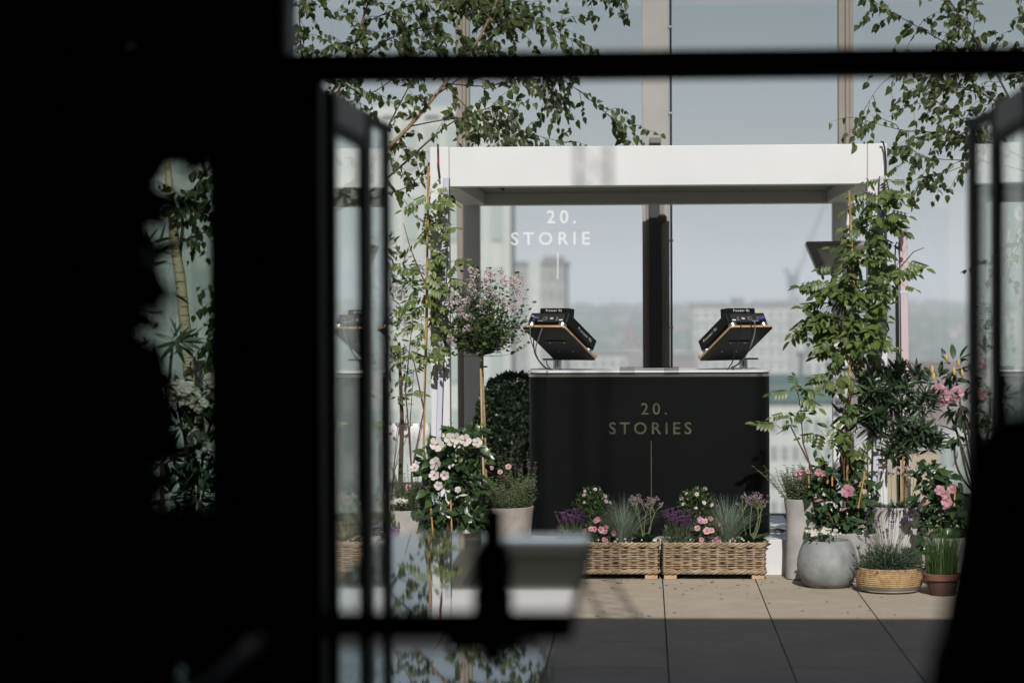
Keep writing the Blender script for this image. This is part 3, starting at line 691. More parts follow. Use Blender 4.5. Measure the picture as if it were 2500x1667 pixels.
# ------------------------------------------------------------------ tall glass screen at the terrace edge
def letters(me, parent, M):
    """every letter of a text mesh as a part of its own"""
    nb = {}; 
    for p in me.polygons:
        vs_ = list(p.vertices)
        for v in vs_: nb.setdefault(v, set()).update(vs_)
    seen = set(); m = me.materials[0]
    for v0 in range(len(me.vertices)):
        if v0 in seen or v0 not in nb: continue
        comp = []; q = [v0]; seen.add(v0)
        while q:
            v = q.pop(); comp.append(v)
            for w_ in nb[v]:
                if w_ not in seen: seen.add(w_); q.append(w_)
        ix = {v: i for i, v in enumerate(comp)}
        MB().add([tuple(me.vertices[v].co) for v in comp], [tuple(ix[v] for v in p.vertices) for p in me.polygons if p.vertices[0] in ix]).build('letter', m, parent, M=M)
def text_mesh(txt, height, width=None, extr=0.001, bold=0.0, m=None):
    c = bpy.data.curves.new('txt', 'FONT'); c.body = txt; c.size = 1; c.align_x = 'CENTER'; c.extrude = 0; c.offset = bold; c.resolution_u = 3
    o = bpy.data.objects.new('txt', c); COL.objects.link(o)
    def dims():
        bpy.context.view_layer.update()
        me = bpy.data.meshes.new_from_object(o.evaluated_get(bpy.context.evaluated_depsgraph_get()))
        xs = [v.co.x for v in me.vertices]; ys = [v.co.y for v in me.vertices]; return me, min(xs), max(xs), min(ys), max(ys)
    me, x0, x1, y0, y1 = dims(); s = height / (y1 - y0)
    if width:
        w1 = (x1 - x0) * s; c.space_character = 1.5; me, p0, p1, y0, y1 = dims(); w2 = (p1 - p0) * s
        c.space_character = max(.6, 1 + .5 * (width - w1) / (w2 - w1)); me, x0, x1, y0, y1 = dims()
    s = height / (y1 - y0)
    fs = [tuple(p.vertices) for p in me.polygons]
    vs = [((v.co.x - (x0 + x1) / 2) * s, (v.co.y - (y0 + y1) / 2) * s, 0) for v in me.vertices]
    bpy.data.objects.remove(o); b = MB(); n = len(vs)
    b.add(vs, fs); out = b.mesh('lettering', m); bpy.data.meshes.remove(me); return out
FRONT = Mx(((1, 0, 0, 0), (0, 0, -1, 0), (0, 1, 0, 0), (0, 0, 0, 1)))       # text plane facing the camera (-Y)
cpx = [(150, 24), (672, 40), (1131, 32), (1600, 66), (2064, 36), (2560, 40)]
gs = thing('glass_screen', 'tall clear glass wind screen along the terrace edge', 'glass screen', (0, YG, 0))
ch_ = 8.0
for i, (px, wpx) in enumerate(cpx):
    x = gx(px, YG, 200); hw = wpx / S(YG) / 2
    if px == 1600: continue
    b = MB().bbox(x - hw, x - hw * .1, -.05, .06, 0, ch_, .004).build('mullion', M_colm2, gs)
    MB().bbox(x - hw * .1 + .002, x + hw * .45, -.062, .06, 0, ch_, .004).build('mullion_cap', M_colm2, gs)
    MB().bbox(x + hw * .45 + .002, x + hw, -.045, .06, 0, ch_, .004).build('mullion', M_colm2, gs)
for i in range(len(cpx) - 1):
    x0 = gx(cpx[i][0], YG, 200) + cpx[i][1] / S(YG) / 2 + .003; x1 = gx(cpx[i + 1][0], YG, 200) - cpx[i + 1][1] / S(YG) / 2 - .003
    if cpx[i][0] == 1600: x0 += .03
    MB().box(x0, x1, .0, .012, .06, ch_).build('pane', M_pane, gs)
MB().bbox(gx(150, YG), gx(2560, YG), -.04, .04, 0.001, .059, .003).build('bottom_rail', M_colm2, gs)
YC = 19.22
sc_ = thing('steel_column', 'broad grey steel column with channels and a dark-coloured shaded front behind the booth', 'column', (gx(1600, YC, 200), YC, 0))
hw = 33 / S(YC)
MB().bbox(-hw, hw, -.04, .10, 0, ch_, .005).build('column_core', M_colm, sc_)
for x in (-hw * .62, hw * .5): MB().bbox(x - .012, x + .012, -.058, -.041, 0, 2.62, .003).build('cable_channel', M_colm2, sc_)
MB().bbox(-hw * .52, hw * .3, -.075, -.042, at(1600, 900, YC).z, 2.60, .004).build('shade_panel', M_coldark, sc_)  # dark panel standing for the pergola's shade on the column front
MB().bbox(-hw * .45, hw * .4, -.10, -.042, at(1600, 352, YC).z, at(1600, 338, YC).z, .004).build('junction_box', mat('junction_grey', (.14, .14, .14), .5), sc_)
lamp = MB().lathe([(.035, 0), (.04, .006), (.04, .03), (.02, .045), (.008, .05)], 20); lamp.build('round_fitting', mat('oxide_brown', (.07, .035, .03), .5), sc_, True, M=Mx.Translation((hw * .45, -.06, at(1613, 535, YC).z)) @ Mx.Rotation(pi / 2, 4, 'X'))
pp = thing('drain_pipe', 'thin dark green pipe clipped beside the steel column', 'pipe', (gx(1635, YC, 200) + .008, YC - .04, 0))
MB().tube([(0, 0, 0), (0, 0, ch_)], .0095, 8).build('pipe', M_pipe, pp, True)
for py in (68, 278, 588, 800): MB().bbox(-.02, .016, -.016, .02, at(1635, py, YC).z - .008, at(1635, py, YC).z + .008, .003).build('clip', M_colm, pp)
gl = thing('window_lettering', 'white vinyl lettering and line on the glass left of the column', 'lettering', (0, YG - .004, 0))
def scr_text(txt, x0, x1, y0, y1, parent, Y, m, bold):
    p, q = at(x0, y1, Y), at(x1, y0, Y); c = (p + q) / 2 - parent.location; c.y = 0
    letters(text_mesh(txt, q.z - p.z, q.x - p.x, bold=bold, m=m), parent, Mx.Translation(c) @ FRONT)
scr_text('20.', 1335, 1406, 513, 546, gl, YG, M_vinyl, .012)
scr_text('STORIE', 1248, 1440, 566, 599, gl, YG, M_vinyl, .012)
p0, p1 = at(1360, 618, YG), at(1363.5, 682, YG)
MB().add([(p0.x, 0, p1.z), (p1.x, 0, p1.z), (p1.x, 0, p0.z), (p0.x, 0, p0.z)], [(0, 1, 2, 3)]).build('line', M_vinyl, gl)

# ------------------------------------------------------------------ black booth
BY = 15.99
bx0, bx1 = gx(1290, BY), gx(1881, BY); bz1 = at(1580, 904, BY).z; bz0 = 0.235
bt = thing('dj_booth', 'black laminate booth with rounded ends and brass lettering', 'booth', ((bx0 + bx1) / 2, BY, 0.0))
hwid = (bx1 - bx0) / 2; dep = 0.62; rc = 0.13
def rrect(hw_, y0, y1, r, n=8):
    P = []
    for cx, cy_, a0_ in ((hw_ - r, y1 - r, 0), (-hw_ + r, y1 - r, 90), (-hw_ + r, y0 + r, 180), (hw_ - r, y0 + r, 270)):
        P += [(cx + r * cos(R(a0_ + 90 * k / n)), cy_ + r * sin(R(a0_ + 90 * k / n))) for k in range(n + 1)]
    return P
MB().prism(rrect(hwid, 0, dep, rc), bz0, bz1 - .043).build('body', M_black, bt, True)
MB().prism(rrect(hwid + .003, -.003, dep + .003, rc + .003), bz1 - .042, bz1 - .024).build('edge_trim', M_alu, bt, True)
MB().prism(rrect(hwid - .004, .004, dep - .004, rc), bz1 - .0235, bz1 - .014).build('shadow_gap', M_panel, bt, True)
MB().prism(rrect(hwid + .008, -.008, dep + .008, rc + .008), bz1 - .0135, bz1).build('top', M_white, bt, True)
def booth_text(txt, x0, x1, y0, y1):
    p, q = at(x0, y1, BY), at(x1, y0, BY); c = (p + q) / 2 - bt.location; c.y = -.003
    me = text_mesh(txt, q.z - p.z, q.x - p.x, bold=.008, m=M_gold); letters(me, bt, Mx.Translation(c) @ FRONT)
booth_text('20.', 1565, 1628, 983, 1012); booth_text('STORIES', 1487, 1688, 1030, 1060)
p0, p1 = at(1588.7, 1076, BY) - bt.location, at(1591.5, 1245, BY) - bt.location
MB().box(p0.x, p1.x, -.0045, -.001, p1.z, p0.z).build('brass_line', M_gold, bt)
ac = thing('acrylic_holder', 'clear acrylic strip holder clipped to the front edge of the booth top', 'holder', (gx(1585, BY, 900), BY + .02, bz1))
al = 72 / S(BY)
MB().bbox(-al, al, -.025, -.021, -.003, .026, .001).build('front_strip', M_acry, ac)
MB().bbox(-al, al, -.020, .03, .0015, .005, .001).build('base_strip', M_acry, ac)
for s in (-1, 1): MB().bbox(s * al * .75 - .05, s * al * .75 + .05, -.03, -.026, -.03, .020, .001).build('clip', M_acry, ac)
cb = thing('cable', 'pair of black cables lying on the white platform right of the booth', 'cable', (gx(1882, 16.2), 16.25, .232))
for k in (0, 1): MB().tube([(-.1, .02 * k, .012), (.05, .02 * k - .01, .012 + .01 * k), (.12, -.03, .012), (.2, -.05, .012)], .007, 8).build('cord', M_rub, cb, True)
MB().tube([(.10, -.024, .012), (.12, -.031, .012)], .009, 8).build('yellow_tie', M_bamboo, cb, True)

# ------------------------------------------------------------------ media players on stands
def deck(side, px_post, label_s, label_p):
    base = V((gx(px_post, BY + .3, 880), BY + .30, bz1))
    sgn = 1 if side == 'L' else -1
    u = V((.815 * sgn, -.577, 0)) if sgn > 0 else V((.815, .577, 0))
    d = V((.49 * sgn, .693, -.529)); n = u.cross(d)
    if n.z < 0: n = -n
    # local frame: X=u, Y=d, Z=n ; origin = middle of the board's underside
    F = Mx((u, d, n)).transposed().to_4x4()
    t = thing('laptop_style_stand', label_s, 'stand', base)
    t.name = 'tilted_stand'
    h = 0.062
    MB().tube([(0, 0, 0), (0, 0, h)], .029, 20).build('chrome_post', M_chrome, t, True)
    MB().lathe([(.05, 0), (.05, .004), (.03, .007)], 24).build('base_flange', M_chrome, t, True)
    MB().bbox(-.10, .10, -.03, .03, h + .001, h + .012, .003).build('bracket', M_rub, t)
    # upper edge mid of board in image -> board centre
    top_mid = at(1325 if sgn > 0 else 1837, 798, 15.9)
    W, D = .175, .21
    bo = top_mid + d * D; bo.z = max(bo.z, 0); T = Mx.Translation(bo - base) @ F
    rr = rrect(W, -D, D, .018, 4)
    MB().prism(rr, -.001, .013, T).build('board_edge', M_wood, t, True)
    MB().prism(rrect(W - .003, -D + .003, D - .003, .016, 4), -.006, -.0015, T).build('board_underside', M_deck, t, True)
    MB().bbox(-W + .002, W - .002, D - .022, D - .001, .0135, .033, .002, T).build('stop_lip', M_wood, t)
    for x, y in ((-.06, -.02), (.06, -.02), (-.06, .09), (.06, .09)):
        MB().lathe([(.005, -.0085), (.005, -.0065), (.002, -.006)], 8, T @ Mx.Translation((x, y, 0))).build('screw', M_alu, t)
    MB().bbox(-.085, .085, -.045, -.035, -.013, -.0065, .001, T).build('slot_cover', M_panel, t)
    # player
    pt = bo + n * .0135
    p = thing('media_player', label_p, 'media player', pt)
    P = F
    pw_, pd = .160, .2
    for x in (-1, 1):
        for y in (-1, 1): MB().lathe([(.027, 0), (.028, .002), (.028, .028), (.026, .030)], 24, P @ Mx.Translation((x * .128, y * .165 - .012, 0))).build('foot', M_alu, p, True)
    z0, z1 = .031, .110
    MB().bbox(-pw_, pw_, -pd + .01, pd - .03, z0, z1, .006, P).build('body', M_deck, p); bodyp = p.children[-1]
    MB().bbox(-pw_ + .03, pw_ - .03, -pd + .006, -pd + .0095, z0 + .004, z1 - .012, .001, P).build('rear_panel', M_panel, p)
    for x, wd, z, hh in ((-.10, .04, .062, .022), (-.02, .03, .062, .022), (.035, .025, .066, .004), (.035, .025, .058, .004), (.078, .012, .06, .024), (.115, .03, .05, .008), (-.06, .06, .043, .002)):
        so = MB().bbox(x * sgn - wd / 2, x * sgn + wd / 2, -pd + .004, -pd + .0055, z - hh / 2, z + hh / 2, .0003, P).build('socket', M_greycable if hh > .01 else M_print, p)
        if hh > .01: MB().bbox(x * sgn - wd / 2 + .003, x * sgn + wd / 2 - .003, -pd + .0025, -pd + .0035, z - hh / 2 + .003, z + hh / 2 - .003, .0003, P).build('socket_recess', M_panel, so)
    # raised display at the rear edge
    Pd = P @ Mx.Translation((0, -pd + .045, z1 + .012)) @ Mx.Rotation(R(26), 4, 'X')
    dh = MB().bbox(-.118, .118, 0, .075, -.03, .038, .005, Pd).build('display_housing', M_deck, p)
    link('lettering', text_mesh('Pioneer Dj', .019, .13, bold=.02, m=M_print), dh, Pd @ Mx.Translation((0, -.0008, .020)) @ FRONT)
    # text on the side wall that faces the camera
    s_ = 1 if sgn > 0 else -1
    lt2 = text_mesh('Pioneer Dj', .024, .165, bold=.015, m=M_print)
    if sgn > 0: side_m = Mx(((0, 0, 1, pw_ + .0006), (1, 0, 0, .03), (0, 1, 0, .072), (0, 0, 0, 1)))
    else: side_m = Mx(((0, 0, -1, -pw_ - .0006), (-1, 0, 0, .03), (0, 1, 0, .072), (0, 0, 0, 1)))
    link('lettering', lt2, bodyp, P @ side_m)
    jog = MB().lathe([(.103, z1 + .0005), (.103, z1 + .012), (.09, z1 + .016), (.02, z1 + .016)], 32, P @ Mx.Translation((0, .05, 0))); jog.build('jog_wheel', M_deck, p, True)
    # plugs and cables
    def pp_(x, y, z): return P @ V((x, y, z))
    MB().lathe([(.007, 0), (.011, .006), (.011, .03), (.004, .045)], 10, P @ Mx.Translation((-.085 * sgn, -pd + .002, .05)) @ Mx.Rotation(R(100), 4, 'X') @ Mx.Rotation(.5, 4, 'Y')).build('blue_plug', M_blue, p, True)
    MB().lathe([(.005, 0), (.007, .004), (.007, .022), (.003, .03)], 10, P @ Mx.Translation((-.11 * sgn, -pd + .002, .066)) @ Mx.Rotation(R(95), 4, 'X')).build('red_plug' if sgn < 0 else 'white_plug', M_red if sgn < 0 else M_petalpale, p, True)
    runs = {1: [([(1294, 794), (1296, 828), (1309, 864), (1321, 888), (1343, 902)], M_greycable), ([(1303, 797), (1303, 840), (1308, 868), (1329, 896), (1349, 902)], M_rub), ([(1326, 795), (1316, 824), (1308, 850), (1313, 876), (1336, 899)], M_greycable), ([(1334, 880), (1336, 890), (1344, 901)], M_rub)],
            -1: [([(1809, 790), (1806, 820), (1796, 850), (1791, 875), (1785, 889), (1776, 902)], M_rub), ([(1831, 785), (1836, 815), (1826, 856), (1802, 888), (1786, 897), (1791, 902)], M_rub), ([(1842, 786), (1843, 812), (1831, 848), (1813, 880), (1798, 892), (1786, 900)], M_greycable)]}[sgn]
    for pts, mm in runs:
        m_ = len(pts); q = []
        for i, (a_, b_) in enumerate(pts):
            tt = i / (m_ - 1); q.append(at(a_, b_, 15.76 + .30 * tt) - pt)
        Q = []
        for i in range(m_ - 1):
            p0, p1, p2, p3 = q[max(i - 1, 0)], q[i], q[i + 1], q[min(i + 2, m_ - 1)]
            Q += [0.5 * ((2 * p1) + (p2 - p0) * s_ + (2 * p0 - 5 * p1 + 4 * p2 - p3) * s_ * s_ + (3 * p1 - p0 - 3 * p2 + p3) * s_ ** 3) for s_ in (0, .25, .5, .75)]
        Q.append(q[-1])
        MB().tube(Q, .0042, 6).build('cable', mm, p, True)
deck('L', 1361, 'left tilted wooden-edged stand on a chrome post on the booth', 'left black media player on the tilted stand, nearer the lilac tree')
deck('R', 1815, 'right tilted wooden-edged stand on a chrome post on the booth', 'right black media player on the tilted stand, nearer the heater')

# ------------------------------------------------------------------ wicker planters
WW, WD, WH = 0.672, 0.30, 0.205
def wicker_meshes():
    per = []; st = .0
    hwx, hwy, rr_ = WW / 2 - .012, WD / 2 - .012, .018
    def ringp(s, off):
        """point on the rounded rectangle at arc s, pushed out by off"""
        L = [2 * hwx, 2 * hwy, 2 * hwx, 2 * hwy]; tot = sum(L); s %= tot
        if s < L[0]: return V((-hwx + s, -hwy - off, 0))
        s -= L[0]
        if s < L[1]: return V((hwx + off, -hwy + s, 0))
        s -= L[1]
        if s < L[2]: return V((hwx - s, hwy + off, 0))
        s -= L[2]; return V((-hwx - off, hwy - s, 0))
    tot = 4 * (hwx + hwy); pitch = tot / 32
    wv = MB(); rows = 11; z0, z1 = .028, WH - .034
    for r_ in range(rows):
        z = z0 + (z1 - z0) * r_ / (rows - 1); P = []; N = 192; jit = rnd.uniform(-.001, .001)
        for k in range(N + 1):
            s = tot * k / N; ph = pi * s / pitch + (pi if r_ % 2 else 0)
            P.append(ringp(s, .0065 * sin(ph)) + V((0, 0, z + jit + .0012 * sin(s * 23 + r_ * 2))))
        wv.tube(P, [.0058 + .0007 * sin(k * .7 + r_) for k in range(N + 1)], 6, False)
    me_w = wv.mesh('woven_canes', M_wicker, True)
    sk = MB()
    for k in range(32):
        for dx in (-.004, .004):
            p = ringp(pitch * (k + .0) + dx + .0001, 0); sk.tube([p + V((0, 0, .01)), p + V((0, 0, WH - .015))], .0032, 5)
    me_s = sk.mesh('stakes', M_wicker, True)
    def braid(zc, thick):
        b = MB()
        for j in range(3):
            P = []; N = 240
            for k in range(N + 1):
                s = tot * k / N; a = 2 * pi * (s / .115 + j / 3)
                P.append(ringp(s, .004 + .006 * cos(a)) + V((0, 0, zc + thick * sin(a))))
            b.tube(P, .0068, 6, False)
        return b
    return me_w, me_s, braid(WH - .016, .009).mesh('rim_braid', M_wicker, True), braid(.013, .008).mesh('base_braid', M_wicker, True)
WM = wicker_meshes()
LAVL = [leaf_geo(.035, .004, 'lite', 0, .1)]
DIAL = [leaf_geo(.016, .011, 'lite', .1, .1)]
M_dia = [flower_mesh('flower', .022, [M_petaldia, M_petalhot], petals=5, w=1.0, cup=.3, throat=.34), flower_mesh('flower', .019, [M_petalp, M_petalhot], petals=5, w=1.0, cup=.1, throat=.3)]
M_verb = [flower_mesh('flower', .012, [M_petallil, M_petalpur], petals=5, w=1.1, cup=.15, throat=.25)]
def lavender_part(t, cen, r, h, nsp, nleaf, spikeh=.05, rabbit=True, mat_s=None, up=0.35):
    b = MB()
    for i in range(nleaf):
        a = rnd.uniform(0, 6.28); q = sqrt(rnd.random()) * r; p = V(cen) + V((cos(a) * q, sin(a) * q, rnd.uniform(0, h * .85)))
        d = V((cos(a) * .5, sin(a) * .5, .9)) + rv(.35); b.add(*LAVL[0], Mx.Translation(p) @ orient(d, rv()) @ Mx.Scale(rnd.uniform(.7, 1.3), 4))
    b.build('lavender_leaves', L_lav, t, kind='stuff'); sb = MB()
    for i in range(nsp):
        a = rnd.uniform(0, 6.28); q = sqrt(rnd.random()) * r * .95; base = V(cen) + V((cos(a) * q * .6, sin(a) * q * .6, h * .5)); tip = V(cen) + V((cos(a) * q * 1.05, sin(a) * q, h + rnd.uniform(-.02, .05) * up / .35))
        sb.tube([base, base.lerp(tip, .5) + rv(.004), tip], .0014, 3, False)
        f = MB(); d = (tip - base).normalized(); L = spikeh * rnd.uniform(.7, 1.1)
        f.mi = 0
        for k in range(16):
            tt = k / 15; an = k * 2.4; rr_ = .0075 * (1 - .4 * abs(tt - .4)); f.add(*leaf_geo(.011, .008, 'lite', .2, -.2), Mx.Translation(d * (L * tt)) @ orient(V((cos(an), sin(an), .6)), V((0, 0, 1))) @ Mx.Scale(rr_ / .0075, 4))
        f.mi = 1
        for k in range(5):
            an = k * 1.26; f.add(*leaf_geo(.026, .010, 'lite', .1, .3), Mx.Translation(d * L) @ orient(V((cos(an) * .6, sin(an) * .6, .9)), V((0, 0, 1))))
        f.build('flower_spike', [mat_s or M_purdark, M_petalpur], t, M=Mx.Translation(tip))
    sb.build('flower_stalks', M_stem, t, kind='stuff')
def diascia_part(t, cen, r, nl, nf):
    b = MB(); small_bush(b, cen, (r, r * .8, r * .85), nl, DIAL, .5, .3); b.build('small_leaves', L_shrub if nl > 500 else L_lil, t, kind='stuff')
    put_flowers(t, 'flower', M_dia, [(V(cen) + V((u.x * r, -abs(u.y) * r * .9, u.z * r * .85)), V((u.x * .6, -1, .35 + u.z * .3)) + rv(.2), rnd.uniform(.8, 1.2)) for u in (runit() for _ in range(nf))])
def verbena_part(t, cen, r, nl, nf):
    b = MB(); small_bush(b, cen, (r, r * .8, r), nl, [leaf_geo(.026, .015, 'lite', .2, .2)], .5, .25); b.build('small_leaves', L_lil, t, kind='stuff')
    st = MB()
    for k in range(10): st.tube([V(cen) + V((rnd.uniform(-.02, .02), 0, -r * 1.6)), V(cen) + runit() * r * .7], .002, 4, False)
    st.build('stems', M_stem, t)
    put_flowers(t, 'flower', M_verb, [(V(cen) + V((u.x * r * .9, -abs(u.y) * r * .8, abs(u.z) * r)), V((u.x, -1, .8)) + rv(.2), rnd.uniform(.8, 1.25)) for u in (runit() for _ in range(nf))])
def fescue_part(t, cen, r, h, n=330):
    b = MB(); blades(b, cen, n, r, h, .62, .0024, .35, 5); b.build('grass_tuft', L_fes, t, kind='stuff')
BRO = [leaf_geo(.14, .075, 'round', .2, .35), leaf_geo(.12, .06, 'round', .3, .2)]
def statice_part(t, cen, h, lean=0.0):
    lv = Leaves(t, BRO, L_broad, cap=40)
    for k in range(22):
        a = rnd.uniform(0, 6.28); lv.put(V(cen) + V((cos(a) * .015, sin(a) * .015, .01)), V((cos(a), sin(a) * .8, rnd.uniform(.3, 1.2))), V((0, 0, 1)), rnd.uniform(-.3, .3), rnd.uniform(.6, 1.0))
    lv.done(); st = MB(); heads = []
    for k in range(5):
        a = V(cen); b_ = V(cen) + V((rnd.uniform(-.07, .07) + lean, rnd.uniform(-.03, .03), h * rnd.uniform(.6, .8))); st.tube(curve_pts(a, b_, (rnd.uniform(-.02, .02), 0, 0)), .0026, 5, False)
        for j in range(6):
            c = b_ + V((rnd.uniform(-.05, .05), rnd.uniform(-.03, .03), h * rnd.uniform(.12, .3))); st.tube([b_, c], .0014, 4, False); heads.append(c)
    st.build('branched_stalks', mat('pale_stalk', (.17, .19, .085), .6) if 'pale_stalk' not in bpy.data.materials else bpy.data.materials['pale_stalk'], t)
    for c in heads:
        f = MB()
        for k in range(14): f.add(*leaf_geo(.011, .008, 'lite', .2, .1), Mx.Translation(runit() * .012) @ orient(V((0, 0, 1)) + rv(.6), rv()))
        f.build('flower_head', M_statice, t, M=Mx.Translation(c))
M_statice = leafmat('dusty_mauve_petal', (.17, .12, .13), (.34, .25, .28), .7, .2)
def wicker_planter(label, xc, seed):
    global rnd
    keep = rnd; rnd = random.Random(seed)
    YB = 15.52; t = thing('wicker_planter', label, 'planter', (xc, YB + WD / 2, 0)); z = .034
    for nm, me in zip(('woven_canes', 'stakes', 'rim_braid', 'base_braid'), WM):
        o = link(nm, me, t, Mx.Translation((0, 0, z)))
        if nm == 'woven_canes': o['kind'] = 'stuff'
    for sx in (-1, 1):
        for sy in (-1, 1): MB().bbox(sx * (WW / 2 - .055) - .041, sx * (WW / 2 - .055) + .041, sy * .09 - .045, sy * .09 + .045, 0, .033, .002).build('timber_foot', M_block, t)
    MB().box(-WW / 2 + .03, WW / 2 - .03, -WD / 2 + .03, WD / 2 - .03, z + .02, z + WH - .03).build('soil', M_soil, t)
    zt = z + WH - .03
    lavender_part(t, (-.225, -.03, zt), .095, .13, 46, 620, .045, mat_s=M_petalpur)
    diascia_part(t, (-.05, -.06, zt + .095), .10, 560, 13)
    verbena_part(t, (-.10, .06, zt + .24), .13, 900, 9)
    fescue_part(t, (.085, -.02, zt - .01), .045, .34, 620)
    statice_part(t, (.245, .0, zt), .31)
    b = MB(); small_bush(b, (0, -.02, zt + .02), (.3, .1, .03), 260, DIAL, .6, .2); b.build('ground_cover', L_broad, t, kind='stuff')
    put_flowers(t, 'flower', [flower_mesh('flower', .006, [M_petalw, M_petalcr], petals=5)], [((rnd.uniform(-.15, .25), -.1, zt + rnd.uniform(.02, .05)), (0, -1, .6), 1) for _ in range(12)])
    rnd = keep
wicker_planter('right wicker planter of lavender, pink diascia and blue grass before the booth', gx(1744, 15.5, 1380), 21)
wicker_planter('left wicker planter of flowers and grass, partly behind the glossy table', gx(1483, 15.5, 1380), 22)

# ------------------------------------------------------------------ pots
def pot(t, prof, m, name='pot', soil=True, n=48):
    """prof: outer (r, z) from the foot up; wall is closed inwards"""
    rt, zt = prof[-1]
    pr = prof + [(rt - .004, zt + .003), (rt - .016, zt + .002), (rt - .02, zt - .03), (.01, zt - .03)]
    po = MB().lathe(pr, n).build(name, m, t, True)
    if soil: MB().lathe([(.001, zt - .03), (rt - .021, zt - .028), (rt - .03, zt - .018), (.002, zt - .012)], 24).build('soil', M_soil, po, True)
# --- round grey pot with white flowers
def candytuft(t, cen, r, nf, nl=260):
    b = MB(); small_bush(b, cen, (r, r * .8, .035), nl, [leaf_geo(.024, .010, 'lite', .2, .1)], .8, .2); b.build('small_leaves', L_broad, t, kind='stuff')
    fm = [flower_mesh('flower', .010, [M_petalw, M_petalcr], petals=4, w=1.2, cup=.1)]
    it = []
    for k in range(nf):
        a = rnd.uniform(0, 6.28); q = sqrt(rnd.random()) * r; c = V(cen) + V((cos(a) * q, sin(a) * q * .8, .035 + rnd.uniform(-.01, .015)))
        for j in range(7): it.append((c + V((rnd.gauss(0, .012), rnd.gauss(0, .012), rnd.gauss(0, .006))), V((0, -.6, 1)) + rv(.4), rnd.uniform(.7, 1.1)))
    put_flowers(t, 'flower', fm, it)
Yr = 15.14; rp = thing('potted_candytuft', 'squat round grey concrete pot with small white flowers', 'plant pot', (gx(2020, Yr, 1400), Yr, 0))
pot(rp, [(.06, 0), (.125, .004), (.155, .03), (.180, .08), (.190, .13), (.186, .18), (.172, .23), (.155, .268), (.146, .29)], M_conc)
candytuft(rp, (-.05, -.07, .305), .11, 20)
# --- lavender in rope basket
Yl = 14.90; lp = thing('potted_lavender', 'low rope-wrapped bowl of lavender on the paving', 'plant pot', (gx(2171, Yl, 1420), Yl, 0))
pot(lp, [(.12, 0), (.155, .004), (.180, .02), (.197, .042)], M_concb, 'bowl_base', soil=False)
rb = MB(); zc = .048
for k in range(9): 
    rr_ = .1985 - .0006 * (k - 3) ** 2 - (.004 if k > 6 else 0); P = [(rr_ * cos(2 * pi * i / 72), rr_ * sin(2 * pi * i / 72), zc + k * .0118 + .0015 * sin(i * 2.2 + k)) for i in range(73)]
    rb.tube(P, .0072, 7, False)
rb.build('rope_band', M_rope, lp, True)
MB().lathe([(.001, .13), (.188, .13), (.18, .146), (.002, .15)], 30).build('soil', M_soil, lp, True)
def lav_spill(t):
    b = MB()
    for i in range(3600):
        u = runit(); q_ = rnd.uniform(.35, 1) ; p = V((u.x * .20 * q_, u.y * .17 * q_, .15 + abs(u.z) * .13 * q_)); d = V((u.x * .8, u.y * .8, .55)) + rv(.3)
        if u.z < 0: p.z = .15 + rnd.uniform(-.03, .02); d.z = rnd.uniform(-.4, .3)
        b.add(*LAVL[0], Mx.Translation(p) @ orient(d, rv()) @ Mx.Scale(rnd.uniform(.8, 1.6), 4))
    b.build('lavender_leaves', L_lavd, t, kind='stuff')
lav_spill(lp)
lavender_part(lp, (0, 0, .16), .20, .20, 40, 30, .042, up=.9)
# --- tall waisted pot (left of the right group)
Yt = 15.58; tp = thing('potted_catmint', 'tall waisted pale pot with small-leaved sprigs beside the platform', 'plant pot', (gx(1957, Yt, 1400), Yt, 0))
pot(tp, [(.085, 0), (.102, .006), (.104, .10), (.098, .22), (.096, .32), (.100, .42), (.108, .48), (.112, .512)], M_concw)
def sprigs(t, cen, r, h, n, lsize, m, spread=.5, per=16, name='sprig_leaves'):
    b = MB(); st = MB(); g = [leaf_geo(lsize, lsize * .75, 'lite', .2, .2)]
    for i in range(n):
        a = rnd.uniform(0, 6.28); p = V(cen) + V((cos(a) * r * .6, sin(a) * r * .6, 0)); L = h * rnd.uniform(.45, 1); e = p + V((cos(a) * spread * L * rnd.random(), sin(a) * spread * L * rnd.random(), L))
        P = curve_pts(p, e, (rnd.uniform(-.02, .02), rnd.uniform(-.02, .02), 0)); st.tube(P, .0015, 3, False)
        for k in range(per):
            tt = (k + 1) / per; i_ = min(int(tt * 6), 5); q = P[i_].lerp(P[i_ + 1], tt * 6 - i_)
            for s in (0, 1): b.add(*g[0], Mx.Translation(q) @ orient(V((cos(k * 1.7 + s * pi), sin(k * 1.7 + s * pi), .1)), V((0, -.5, 1))) @ Mx.Scale(rnd.uniform(.6, 1.2) * (1.1 - .5 * tt), 4))
    b.build(name, m, t, kind='stuff'); st.build('sprig_stems', M_stem, t, kind='stuff')
sprigs(tp, (0, 0, .49), .10, .25, 85, .022, L_thy, .5)
sprigs(tp, (-.06, -.02, .49), .04, .24, 14, .018, L_thy, 1.1)
for x, z in ((-.03, .68), (.012, .66), (-.02, .64), (.03, .69), (.05, .66)): put_flowers(tp, 'flower', M_dia, [((x + rnd.gauss(0, .012), -.06, z + rnd.gauss(0, .008)), (rnd.gauss(0, .4), -1, .5), 1.0) for _ in range(3)])
